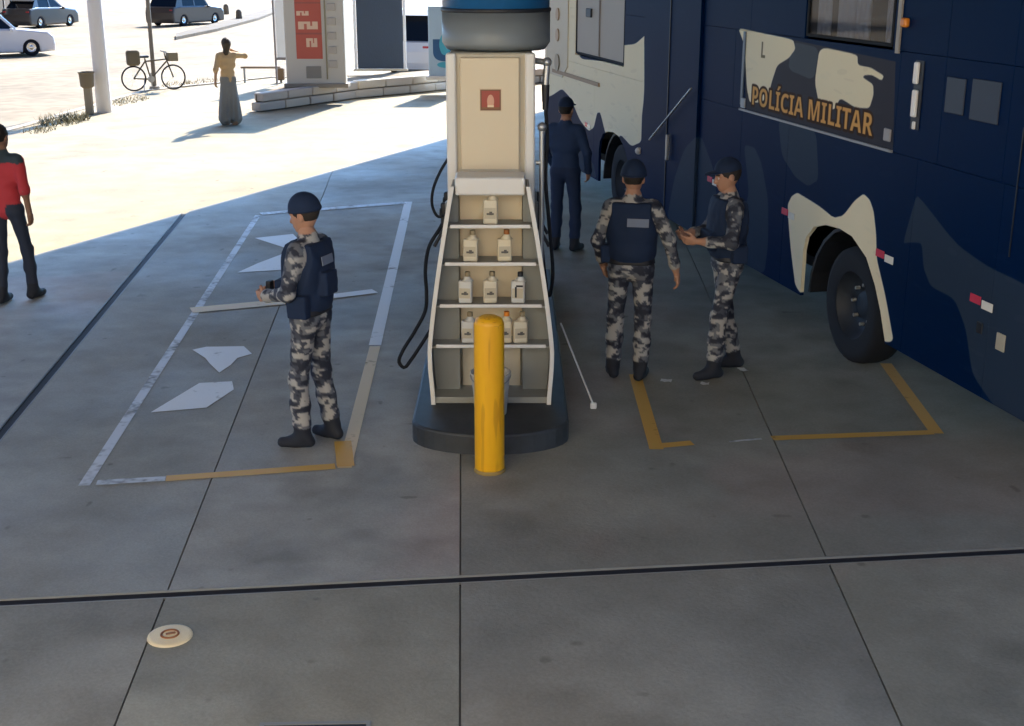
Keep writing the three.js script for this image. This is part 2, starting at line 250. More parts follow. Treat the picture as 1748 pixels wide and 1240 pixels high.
// pale blue sign with a drop emblem
{
  const p = at(759, 142, 0.3), t = thing('blue_emblem_sign', 'pale blue sign with a turquoise drop emblem behind the pump', 'sign', [p.x, 0.34, p.z - 0.6]);
  const face = canvasTex(128, 256, (c, w, h) => { c.fillStyle = '#9fb6c8'; c.fillRect(0, 0, w, h); c.fillStyle = '#17507f'; c.beginPath(); c.moveTo(14, 118); c.lineTo(44, 118); c.lineTo(44, 160); c.quadraticCurveTo(64, 184, 84, 160); c.lineTo(84, 118); c.lineTo(116, 118); c.lineTo(116, 170); c.quadraticCurveTo(112, 206, 64, 206); c.quadraticCurveTo(16, 206, 14, 170); c.fill(); c.fillStyle = '#3fa0b8'; c.beginPath(); c.moveTo(64, 84); c.quadraticCurveTo(104, 128, 78, 176); c.quadraticCurveTo(64, 186, 50, 176); c.quadraticCurveTo(24, 128, 64, 84); c.fill(); c.beginPath(); c.ellipse(64, 220, 34, 12, 0, 0, 7); c.fill(); });
  part('panel', rb(0.86, 1.75, 0.16, 0.03, 0, 0.95, 0), std([0.36, 0.47, 0.57], 0.5), t);
  part('emblem', mv(new THREE.PlaneGeometry(0.80, 1.6), 0, 0.95, 0.083), new THREE.MeshStandardMaterial({ map: face, roughness: 0.5 }), t);
  part('base', rb(1.0, 0.10, 0.34, 0.02, 0, 0.05, 0), M.whiteMetal, t);
}
// poles, bin, weeds
{
  const p = at(178, 190), t = thing('utility_pole', 'thick pale concrete utility pole by the kerb', 'pole', [p.x, -0.02, p.z]);
  part('shaft', lathe([[0, 0], [0.17, 0], [0.16, 2.55], [0, 2.55]], 20), std([0.84, 0.80, 0.74], 0.8, { bumpMap: repeated(grainTex, 1), bumpScale: 0.006 }), t);
  part('dark_band', lathe([[0, 2.55], [0.165, 2.55], [0.14, 7.5], [0, 7.5]], 20), std([0.20, 0.17, 0.17], 0.8), t);
}
{
  const p = at(264, 152), t = thing('sign_post', 'thin dark metal post with a bicycle against it', 'post', [p.x, -0.02, p.z]);
  part('shaft', cy(0.05, 0.055, 4.6, 0, 2.3, 0, 14), std([0.20, 0.17, 0.13], 0.6), t); part('base', cy(0.13, 0.15, 0.1, 0, 0.05, 0, 16), std([0.35, 0.32, 0.27], 0.8), t);
}
{
  const p = at(152, 194), t = thing('litter_bin', 'small brown litter bin on a stub post near the pole', 'bin', [p.x, -0.02, p.z - 0.05]);
  const m = std([0.20, 0.16, 0.10], 0.8);
  part('stem', rb(0.16, 0.62, 0.14, 0.02, 0, 0.31, 0), std([0.32, 0.27, 0.19], 0.8), t);
  part('basket', lathe([[0.10, 0.58], [0.15, 0.62], [0.165, 0.92], [0.15, 0.92], [0.135, 0.64], [0, 0.62]], 16), m, t);
  part('rim', mv(new THREE.TorusGeometry(0.165, 0.018, 6, 20).rotateX(Math.PI / 2), 0, 0.92, 0), m, t);
}
{
  const gs = []; const spot = (x, z, n, r, h) => { for (let i = 0; i < n; i++) { const a = rnd() * 6.28, d = r * Math.sqrt(rnd()), g = new THREE.ConeGeometry(0.012, h * rr(0.5, 1), 3); g.translate(0, h * 0.4, 0); g.rotateZ(rr(-0.7, 0.7)); g.rotateX(rr(-0.7, 0.7)); gs.push(mv(g, x + d * Math.cos(a) * 0.6, -0.03, z + d * Math.sin(a))); } };
  for (const [px, py, n, r, h] of [[60, 222, 60, 0.5, 0.16], [100, 207, 150, 0.8, 0.3], [120, 203, 90, 0.5, 0.22], [215, 170, 70, 0.7, 0.14], [200, 175, 50, 0.6, 0.1], [300, 143, 60, 0.8, 0.14], [340, 138, 50, 0.8, 0.1]]) { const p = at(px, py); spot(p.x + 0.1, p.z, n, r, h); }
  tag(part('kerb_weeds', gs, std([0.11, 0.10, 0.055], 0.9), scene), 'dry weeds growing along the kerb by the poles', 'weeds', null, 'stuff');
}
// ---------- the bus ----------
{
  const X0 = -10.35, X1 = 3.25, TOP = 3.75, PPM = 150;
  const t = thing('bus', 'long navy bus in cream and grey camouflage lettered POLÍCIA MILITAR', 'bus', [2.810, 0, -10.556], -1.3484);
  const tone = { navy: '#001b40', cream: '#f0e4c4', grey: '#2c3a4d', slate: '#38373f', smoke: '#4a5058' };
  // paint scheme: points are [metres along from the near wheel, height]
  const scheme = [
    ['slate', [[2.48, 2.65], [-0.52, 2.56], [-0.60, 1.88], [2.31, 1.88]]],
    ['smoke', [[1.35, 2.60], [0.80, 2.58], [0.86, 2.3], [1.4, 2.35]]],
    ['cream', [[2.62, 2.66], [2.05, 2.64], [1.33, 2.62], [1.27, 2.54], [1.40, 2.45], [1.64, 2.37], [1.74, 2.21], [1.80, 2.07], [1.96, 2.0], [2.23, 1.97], [2.32, 2.1], [2.43, 2.5]]],
    ['cream', [[0.79, 2.59], [0.10, 2.57], [0.08, 2.49], [-0.15, 2.485], [-0.36, 2.44], [-0.33, 2.40], [-0.17, 2.43], [-0.05, 2.42], [-0.02, 2.40], [-0.2, 2.36], [-0.22, 2.28], [-0.17, 2.17], [0.06, 2.15], [0.34, 2.20], [0.44, 2.09], [0.72, 2.10], [0.84, 2.29]]],
    ['grey', [[1.55, 1.90], [0.75, 1.90], [0.63, 1.47], [0.83, 1.38], [1.1, 1.42], [1.42, 1.57]]],
    ['grey', [[2.32, 1.55], [2.05, 1.56], [1.87, 1.44], [1.66, 1.12], [1.60, 0.7], [1.65, 0.38], [2.35, 0.38], [2.3, 0.8], [2.12, 1.1]]],
    ['cream', [[1.23, 1.14], [1.15, 1.24], [1.04, 1.29], [0.9, 1.28], [0.58, 1.25], [0.3, 1.2], [0.13, 1.25], [-0.05, 1.41], [-0.19, 1.49], [-0.30, 1.46], [-0.38, 1.38], [-0.45, 1.21], [-0.49, 1.02], [-0.68, 0.76], [-0.90, 0.38], [0.92, 0.38], [1.11, 0.78]]],
    ['grey', [[-1.0, 1.62], [-1.12, 1.58], [-1.48, 1.42], [-1.65, 1.36], [-2.0, 1.3], [-2.42, 1.28], [-3.3, 1.2], [-3.3, 0.36], [-2.3, 0.36], [-1.97, 0.51], [-1.83, 0.81], [-1.65, 0.98], [-1.32, 0.99], [-1.2, 1.1], [-1.14, 1.28], [-0.97, 1.25], [-0.87, 1.22]]],
    ['cream', [[10.4, 3.1], [8.6, 3.1], [8.53, 1.95], [6.95, 2.02], [6.71, 2.28], [6.41, 2.26], [5.86, 2.31], [5.42, 2.46], [5.35, 1.74], [5.50, 1.16], [5.9, 1.05], [6.36, 1.14], [6.6, 1.0], [7.01, 1.04], [7.30, 1.32], [7.45, 1.30], [7.6, 1.08], [7.85, 1.0], [8.32, 1.1], [8.82, 1.36], [9.33, 1.45], [9.9, 1.3], [10.4, 1.2]]],
    ['grey', [[10.4, 0.9], [9.6, 0.8], [9.0, 0.95], [8.4, 0.7], [7.6, 0.6], [7.4, 0.38], [10.4, 0.38]]],
    ['grey', [[3.5, 1.5], [3.1, 1.2], [2.9, 0.8], [3.2, 0.38], [4.4, 0.38], [4.2, 0.9], [3.9, 1.3]]],
  ];
  const sideTex = canvasTex(2040, 563, (c, w, h) => {
    const K = 150, X = (s) => (-s - X0) * K, Y = (y) => h - y * K; c.fillStyle = tone.navy; c.fillRect(0, 0, w, h);
    for (const [k, p] of scheme) { c.fillStyle = tone[k]; c.beginPath(); const n = p.length, m = (i) => [(X(p[i % n][0]) + X(p[(i + 1) % n][0])) / 2, (Y(p[i % n][1]) + Y(p[(i + 1) % n][1])) / 2]; if (k === 'slate') { p.forEach((q, i) => c[i ? 'lineTo' : 'moveTo'](X(q[0]), Y(q[1]))); } else { c.moveTo(...m(0)); for (let i = 1; i <= n; i++) { const q = p[i % n], e = m(i), v = m(i - 1); c.lineTo(mix(v[0], X(q[0]), 0.5), mix(v[1], Y(q[1]), 0.5)); c.quadraticCurveTo(X(q[0]), Y(q[1]), mix(e[0], X(q[0]), 0.5), mix(e[1], Y(q[1]), 0.5)); c.lineTo(...e); } } c.closePath(); c.fill(); }
    // lettering
    c.save(); c.translate(X(2.20), Y(1.955)); c.scale(1, 1); c.font = 'bold 36px sans-serif'; c.fillStyle = '#d9a45c'; c.strokeStyle = '#3a2410'; c.lineWidth = 7; c.lineJoin = 'round'; const tx = 'POLÍCIA MILITAR', mw = c.measureText(tx).width; c.scale(2.45 * K / mw, 1.0); c.strokeText(tx, 0, 0); c.fillText(tx, 0, 0); c.restore();
    c.fillStyle = '#7d7357'; c.fillRect(X(2.02), Y(2.56), 5, 20); c.fillRect(X(2.02), Y(2.44), 14, 4);
    // road film and scuffs
    for (let i = 0; i < 900; i++) { const x = rnd() * w, y = h - rnd() * rnd() * h; c.fillStyle = rnd() < 0.5 ? 'rgba(150,150,140,0.03)' : 'rgba(60,55,45,0.04)'; c.beginPath(); c.ellipse(x, y, rr(1, 22), rr(0.6, 4), rr(-0.2, 0.2), 0, 7); c.fill(); }
  });
  sideTex.anisotropy = 8;
  const side = new THREE.MeshPhysicalMaterial({ map: sideTex, roughness: 0.5, specularIntensity: 0.12, specularColor: lin(0.2, 0.5, 1) });
  const skin = std([0.001, 0.008, 0.03], 0.45);
  const bake = (g) => { const p = g.attributes.position, u = g.attributes.uv; for (let i = 0; i < p.count; i++) u.setXY(i, (p.getX(i) - X0) / (X1 - X0), p.getY(i) / TOP); return g; };
  const arch = (cx) => { const o = []; for (const [s, y] of [[0.84, 0.38], [0.84, 0.8], [0.80, 0.93], [0.66, 1.05], [0.45, 1.11], [0.18, 1.13], [-0.05, 1.11], [-0.32, 0.99], [-0.50, 0.80], [-0.62, 0.62], [-0.74, 0.38]]) o.push([cx - s, y]); return o; };
  const rect = (a, b, y0, y1) => [[a, y0], [b, y0], [b, y1], [a, y1]];
  const G = 0.004;
  function panel(name, s1, s0, y0, y1, wheel) {
    const a = -s1 + G, b = -s0 - G; let pts = rect(a, b, y0 + G, y1 - G);
    if (wheel !== undefined) { const ar = arch(wheel); pts = [[a, y0 + G], ...ar.map(([x, y]) => [x, Math.max(y, y0 + G)]), [b, y0 + G], [b, y1 - G], [a, y1 - G]]; }
    return part(name, bake(mv(ext(pts, 0.03, 0.003), 0, 0, -0.03)), side, t);
  }
  for (const [s1, s0, w] of [[10.3, 9.2], [9.2, 7.6], [7.6, 5.42, -6.5], [3.56, 2.4], [2.4, 1.3], [1.3, -0.98, 0], [-0.98, -2.1], [-2.1, -3.2]]) panel('side_panel', s1, s0, 0.38, 1.88, w);
  for (const [s1, s0] of [[10.3, 8.62], [6.3, 5.42], [3.56, 2.66], [2.66, -0.6], [-0.6, -1.24], [-1.24, -2.06], [-2.06, -3.2]]) panel('side_panel', s1, s0, 1.88, 2.64);
  panel('side_panel', 8.62, 6.3, 1.88, 2.0);
  for (const [s1, s0] of [[10.3, 8.62], [6.3, 5.42], [3.56, 2.3], [2.3, 1.1], [-0.46, -1.24], [-1.24, -2.06], [-2.06, -3.2]]) panel('side_panel', s1, s0, 2.64, 3.42);
  panel('roof_band', 10.3, -3.2, 3.42, 3.72);
  const door = panel('door', 5.42, 3.56, 0.42, 3.42); door.position.z = 0.035; 
  part('seam', bx(0.02, 2.9, 0.012, -4.49, 1.92, 0.008), M.black, door); part('handle', rb(0.03, 0.3, 0.05, 0.012, -4.35, 1.25, 0.04), M.steel, door);
  // windows
  const tint = new THREE.MeshPhysicalMaterial({ color: lin(0.62, 0.66, 0.72), roughness: 0.04, specularIntensity: 0.5, transmission: 1, thickness: 0 });
  const greyGlass = new THREE.MeshPhysicalMaterial({ color: lin(0.40, 0.36, 0.31), roughness: 0.5, specularIntensity: 0.5 });
  function win(s1, s0, y0, y1, m) { const w = part('window', bx(s1 - s0 - 0.05, y1 - y0 - 0.05, 0.012, -(s1 + s0) / 2, (y0 + y1) / 2, -0.018), m, t); const fr = [bx(s1 - s0, 0.025, 0.03, -(s1 + s0) / 2, y0 + 0.0125, -0.015), bx(s1 - s0, 0.025, 0.03, -(s1 + s0) / 2, y1 - 0.0125, -0.015), bx(0.025, y1 - y0 - 0.05, 0.03, -s1 + 0.0125, (y0 + y1) / 2, -0.015), bx(0.025, y1 - y0 - 0.05, 0.03, -s0 - 0.0125, (y0 + y1) / 2, -0.015)]; part('frame', fr, M.rubber, w); return w; }
  win(1.08, -0.44, 2.66, 3.42, tint); const big = win(8.6, 6.32, 2.02, 3.42, greyGlass); for (const [x, w, y, h2] of [[1.40, 0.24, 2.385, 0.25], [1.775, 0.34, 2.385, 0.28]]) part('vent_panel', rb(w, h2, 0.014, 0.006, x, y, 0.006), std([0.018, 0.026, 0.05], 0.5), t);
  part('slider', bx(0.03, 1.3, 0.02, -7.45, 2.7, -0.005), std([0.25, 0.22, 0.2], 0.5), big); part('vent', rb(0.25, 0.12, 0.03, 0.02, -7.95, 2.6, 0), M.black, big);
  // curtains behind the clear pane
  for (const [x, w] of [[-0.92, 0.2], [-0.50, 0.26], [-0.22, 0.2], [0.24, 0.12]]) { const gs = []; for (let k = 0; k < 5; k++) gs.push(cy(w / 8, w / 8, 0.74, x - w / 2 + w * (k + 0.5) / 5, 3.04, -0.09 - (k % 2) * 0.012, 8)); part('curtain', gs, std([0.62, 0.58, 0.58], 0.9), t); }
  // shell behind the panels
  part('floor_pan', bx(X1 - X0 - 0.3, 0.1, 1.6, (X0 + X1) / 2, 0.50, -1.28), M.black, t);
  part('inner_wall', [bx(9.4, 0.7, 0.02, -5.3, 1.5, -0.1), bx(2.2, 0.7, 0.02, 2.0, 1.5, -0.1), bx(13.3, 0.72, 0.02, -3.5, 2.24, -0.1), bx(13.3, 0.5, 0.02, -3.5, 1.55, -0.12)], M.black, t);
  part('far_side', mv(ext(rect(X0 + 0.05, X1 - 0.05, 0.38, 3.72), 0.04), 0, 0, -2.56), skin, t);
  { const sh = new THREE.Shape(); sh.moveTo(0, 3.70); sh.quadraticCurveTo(0, 3.85, -0.25, 3.88); sh.lineTo(-2.3, 3.88); sh.quadraticCurveTo(-2.56, 3.85, -2.56, 3.70); sh.lineTo(0, 3.70); const g = new THREE.ExtrudeGeometry(sh, { depth: X1 - X0 - 0.1, bevelEnabled: false, curveSegments: 10 }); g.rotateY(Math.PI / 2); g.scale(1, 1, 1); mv(g, X0 + 0.05, 0.025, 0); g.computeBoundingBox(); if (g.boundingBox.max.z > 1) g.scale(1, 1, -1); part('roof', g, skin, t); }
  const endShape = (x) => { const sh = new THREE.Shape(); sh.moveTo(0, 0.38); sh.lineTo(2.52, 0.38); sh.lineTo(2.52, 3.72); sh.lineTo(0, 3.72); return mv(new THREE.ExtrudeGeometry(sh, { depth: 0.06, bevelEnabled: true, bevelSize: 0.02, bevelThickness: 0.05, bevelSegments: 3 }).rotateY(Math.PI / 2), x, 0, -0.02); };
  part('front_wall', endShape(X1 - 0.07), std([0.05, 0.07, 0.10], 0.4), t); part('rear_wall', endShape(X0 - 0.02), std([0.62, 0.55, 0.42], 0.45), t);
  part('windscreen', bx(0.02, 1.3, 2.2, X1 + 0.05, 2.5, -1.28), M.glass, t);
  part('bumper', rb(0.35, 0.5, 2.56, 0.1, X1 + 0.02, 0.62, -1.28), std([0.10, 0.12, 0.15], 0.45), t);
  // wheels
  const NUT = cy(0.016, 0.016, 0.04, 0, 0, 0, 6).rotateX(Math.PI / 2);
  for (const x of [0, -6.5]) for (const z of [-0.2, -2.36]) {
    const w = new THREE.Group(); w.name = 'wheel'; w.position.set(x, 0.5, z); t.add(w);
    part('tyre', lathe([[0.29, -0.13], [0.42, -0.145], [0.485, -0.12], [0.5, -0.06], [0.5, 0.06], [0.485, 0.12], [0.42, 0.145], [0.29, 0.13]], 36).rotateX(Math.PI / 2), M.rubber, w);
    part('rim', lathe([[0, 0.02], [0.1, 0.03], [0.13, -0.02], [0.24, 0.03], [0.29, 0.12], [0.30, 0.13], [0.30, -0.13], [0, -0.13]], 30).rotateX(Math.PI / 2), std([0.012, 0.018, 0.03], 0.6), w);
    for (let k = 0; k < 8; k++) { const nu = part('nut', NUT, M.grey, w); nu.position.set(0.17 * Math.cos(k * Math.PI / 4), 0.17 * Math.sin(k * Math.PI / 4), 0.02); }
    // arch liner
    const a = []; for (let k = 0; k <= 12; k++) a.push([x + 0.78 * Math.cos(Math.PI * k / 12), 0.42 + 0.72 * Math.sin(Math.PI * k / 12)]); if (z > -1) part('arch_liner', mv(ext([...a, ...a.slice().reverse().map(([p, q]) => [x + (p - x) * 1.04, 0.42 + (q - 0.42) * 1.04])], 0.5), 0, 0, -0.56), M.black, t);
  }
  // red and white reflectors along the flank
  const refW = std([0.85, 0.82, 0.74], 0.25), refR = std([0.6, 0.05, 0.10], 0.25);
  for (const [s, y] of [[1.19, 1.075], [-0.62, 1.07], [-1.99, 1.045], [3.1, 1.07], [7.9, 1.08]]) { const r = part('reflector', rb(0.13, 0.06, 0.008, 0.003, -s - 0.075, y, 0.008, 1), refR, t); part('white_band', rb(0.13, 0.06, 0.008, 0.003, -s + 0.075, y - 0.015, 0.010, 1), refW, r); }
  // tall white side marker, orange lamp, drip rail, rub rail, fuel flap
  const mk = part('side_marker', [rb(0.055, 0.16, 0.03, 0.012, 0.87, 2.50, 0.02), rb(0.06, 0.20, 0.03, 0.012, 0.88, 2.28, 0.02), rb(0.035, 0.06, 0.02, 0.01, 0.89, 2.12, 0.015)], std([0.85, 0.84, 0.82], 0.3), t); part('bracket', bx(0.12, 0.5, 0.012, 0.89, 2.34, 0.004), M.black, mk);
  part('trim_strip', bx(0.05, 0.42, 0.02, 0.545, 2.83, 0.008), std([0.34, 0.30, 0.25], 0.5), t);
  part('marker_lamp', rb(0.08, 0.07, 0.05, 0.02, 0.64, 2.85, 0.02), M.orange, t);
  part('sill_rail', bx(3.05, 0.02, 0.02, -0.93, 1.885, 0.012), std([0.25, 0.27, 0.30], 0.4), t);
  part('latch', rb(0.10, 0.10, 0.02, 0.01, 0.50, 2.0, 0.008), std([0.35, 0.33, 0.33], 0.5), t); part('latch', rb(0.10, 0.10, 0.02, 0.01, -2.38, 1.95, 0.008), std([0.35, 0.38, 0.42], 0.5), t); part('hinge_strip', bx(0.05, 0.7, 0.02, -2.42, 2.28, 0.006), std([0.08, 0.12, 0.18], 0.4), t);
  part('drip_rail', bx(13.4, 0.03, 0.03, -3.55, 3.44, 0.012), M.navy, t);
  part('stay_rod', bar(V(-3.62, 1.98, 0.09), V(-4.95, 1.26, 0.09), 0.012, 8), M.steel, t); part('rod_knob', mv(new THREE.SphereGeometry(0.045, 12, 8), -5.5, 1.05, 0.04), M.whiteMetal, t);
  part('vertical_seam', bx(0.012, 0.85, 0.01, 2.24, 1.84, 0.004), M.black, t); part('flap', rb(0.10, 0.12, 0.012, 0.01, 2.26, 0.83, 0.006), std([0.45, 0.42, 0.33], 0.5), t); part('flap', rb(0.07, 0.08, 0.012, 0.01, 2.0, 0.86, 0.006), M.black, t);
  // round lamps in the far corner pillar
  for (const y of [2.52, 2.22, 1.82]) part('corner_lamp', mv(new THREE.CylinderGeometry(y < 2 ? 0.13 : 0.09, 0.1, 0.04, 18).rotateX(Math.PI / 2), -9.55, y, 0.015), std(y < 2 ? [0.30, 0.26, 0.19] : [0.45, 0.30, 0.18], 0.35), t);
  part('corner_moulding', mv(ext([[-10.2, 1.62], [-9.3, 1.62], [-9.0, 1.8], [-9.0, 3.4], [-10.2, 3.4]], 0.014, 0.004), 0, 0, 0), std([0.58, 0.51, 0.38], 0.45), t);
  part('waist_rail', bx(2.5, 0.05, 0.03, -8.6, 1.68, 0.01), std([0.30, 0.20, 0.11], 0.5), t);
}
// ---------- pump island ----------
const IX = -0.155;
{
  const t = thing('pump_island', 'raised dark concrete kerb island under the fuel pump', 'kerb island', [IX, 0, 0]);
  const sh = []; for (let k = 0; k <= 16; k++) { const a = Math.PI * k / 16; sh.push([0.545 * Math.cos(a), -8.72 + 0.32 * Math.sin(a)]); } sh.push([-0.545, -13.4], [0.545, -13.4]);
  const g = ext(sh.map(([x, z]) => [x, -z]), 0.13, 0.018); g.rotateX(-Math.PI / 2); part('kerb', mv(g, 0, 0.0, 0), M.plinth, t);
}
{ // yellow bollard
  const t = thing('bollard', 'yellow steel bollard in front of the oil rack', 'bollard', [at(836, 803).x, 0, at(836, 803).z]);
  const yt = dataTex(256, (u, v) => { const n = fbm(u * 8, v * 8, 3, 4, 8), s = smooth(0.66, 0.74, fbm(u * 14, v * 14, 8, 3, 14)); return [mix(0.92 + 0.10 * (n - 0.5), 0.62, s * 0.3), mix(0.67 + 0.12 * (n - 0.5), 0.42, s * 0.3), 0.08]; });
  part('tube', lathe([[0, 1.085], [0.05, 1.082], [0.085, 1.065], [0.1, 1.03], [0.1, 0.0], [0, 0]], 36), new THREE.MeshStandardMaterial({ map: yt, roughness: 0.45 }), t);
  part('foot_ring', lathe([[0.1, 0.0], [0.108, 0.0], [0.106, 0.02], [0.1, 0.024]], 36), std([0.30, 0.20, 0.06], 0.7), t);
}
// oil rack: bell-shaped frame with shelves
const RZ = -9.05, shelfY = [0.59, 0.895, 1.206, 1.48];
const bell = (y) => mix(0.455, 0.275, Math.pow(clamp((y - 0.55) / 1.22), 1.25)) - 0.02 * smooth(0.5, 0.13, y);
{
  const t = thing('oil_rack', 'bell-shaped metal display rack of oil bottles on the island', 'rack', [IX, 0.148, RZ]);
  const ys = []; for (let k = 0; k <= 24; k++) ys.push(0.15 + k * (1.62 / 24));
  const outline = [...ys.map((y) => [bell(y) - 0.012, y - 0.148]), ...ys.slice().reverse().map((y) => [-bell(y) + 0.012, y - 0.148])];
  part('back_panel', mv(ext(outline, 0.012), 0, 0, -0.32), M.greyPanel, t);
  for (const s of [-1, 1]) {
    const g = ext([...ys.map((y) => [s * bell(y), y - 0.148]), ...ys.slice().reverse().map((y) => [s * (bell(y) - 0.014), y - 0.148])], 0.31); part('side_frame', mv(g, 0, 0, -0.305), M.greyPanel, t);
    const lip = ext([...ys.map((y) => [s * (bell(y) + 0.006), y - 0.148]), ...ys.slice().reverse().map((y) => [s * (bell(y) - 0.02), y - 0.148])], 0.02, 0.003); part('side_trim', mv(lip, 0, 0, 0.006), M.whiteMetal, t);
    const inner = ext([...ys.map((y) => [s * (bell(y) - 0.021), y - 0.148]), ...ys.slice().reverse().map((y) => [s * Math.min(bell(y) - 0.03, 0.235), y - 0.148])], 0.008); part('side_web', mv(inner, 0, 0, -0.20), std([0.24, 0.245, 0.23], 0.5), t);
  }
  part('centre_panel', rb(0.46, 1.12, 0.015, 0.004, 0, 0.98, -0.295), M.cream, t); part('lower_panel', rb(0.44, 0.4, 0.015, 0.004, 0, 0.22, -0.29), M.creamDark, t);
  for (const y of shelfY) { const w = bell(y) * 2 - 0.04, s = part('shelf', bx(w, 0.01, 0.28, 0, y - 0.148 - 0.005, -0.14), M.greyPanel, t); part('front_rail', rb(w * 0.93, 0.026, 0.012, 0.004, 0, y - 0.148 + 0.004, 0.004), M.whiteMetal, s); }
  part('header', rb(0.50, 0.13, 0.28, 0.02, 0, 1.62, -0.14), M.whiteMetal, t);
  part('base_board', rb(0.88, 0.05, 0.30, 0.008, 0, 0.025, -0.15), M.greyPanel, t);
}
// oil bottles, each its own
{
  const neck = (h, w, d) => [rb(w, h * 0.78, d, 0.015, 0, h * 0.39, 0), mv(lathe([[0.0, 0.0], [w * 0.45, 0.0], [0.018, h * 0.14], [0.018, h * 0.16], [0, h * 0.16]], 18), 0.016, h * 0.76, 0)];
  const capM = [M.black, M.brownCap, std([0.30, 0.24, 0.14], 0.5)], bodyM = [std([0.70, 0.62, 0.46], 0.4), std([0.62, 0.60, 0.55], 0.4), std([0.74, 0.64, 0.44], 0.4)];
  const rows = [[3, 0.00, 0, 0, 'on the top shelf of the rack'], [2, -0.145, 0, 2, 'with a plain neck on the second shelf'], [2, 0.10, 2, 1, 'with a brown cap on the second shelf'], [1, -0.185, 1, 2, 'on the third shelf nearest the hose side'], [1, -0.005, 0, 2, 'in the middle of the third shelf'], [1, 0.20, 1, 0, 'with a black hooked print on the third shelf'], [0, -0.17, 1, 2, 'on the lowest shelf nearest the hose side'], [0, 0.10, 2, 1, 'with an orange cap beside the bollard top'], [0, 0.215, 0, 2, 'on the lowest shelf nearest the bus']];
  rows.forEach(([s, x, b, c, where], i) => {
    const t = thing('oil_bottle', `cream plastic oil bottle ${where}`, 'bottle', [IX + x, shelfY[s] + 0.001, RZ - 0.10], rr(-0.2, 0.2), 'oil bottles on the display rack');
    const h = rr(0.215, 0.235), w = rr(0.095, 0.108), d = 0.06;
    part('body', neck(h, w, d), bodyM[b], t); part('cap', cy(0.02, 0.021, 0.032, 0.016, h * 0.92 + 0.016, 0, 16), i === 7 ? M.orange : capM[c], t);
    const lab = part('label', bx(w * 0.8, h * 0.34, 0.002, -w * 0.02, h * 0.36, d / 2 + 0.002), std([0.52, 0.45, 0.32], 0.5), t);
    if (i === 5) part('print', [bx(0.014, 0.08, 0.002, -0.015, h * 0.40, d / 2 + 0.004), bx(0.05, 0.014, 0.002, 0.012, h * 0.40 + 0.046, d / 2 + 0.004)], M.black, lab); else part('print', [bx(w * 0.5, 0.014, 0.002, 0, h * 0.34, d / 2 + 0.004), bx(w * 0.2, 0.026, 0.002, 0.004, h * 0.36, d / 2 + 0.0045)], std([0.10, 0.09, 0.08], 0.5), lab);
  });
  const b = thing('bucket', 'white plastic bucket on the island behind the bollard', 'bucket', [IX + 0.0, 0.148, RZ + 0.20]);
  part('pail', lathe([[0, 0.01], [0.115, 0.0], [0.14, 0.30], [0.148, 0.30], [0.148, 0.315], [0.132, 0.31], [0.108, 0.02], [0, 0.02]], 28), std([0.62, 0.58, 0.50], 0.4), b); part('handle', mv(new THREE.TorusGeometry(0.146, 0.004, 6, 24, Math.PI).rotateX(1.9), 0, 0.29, 0), M.steel, b);
}
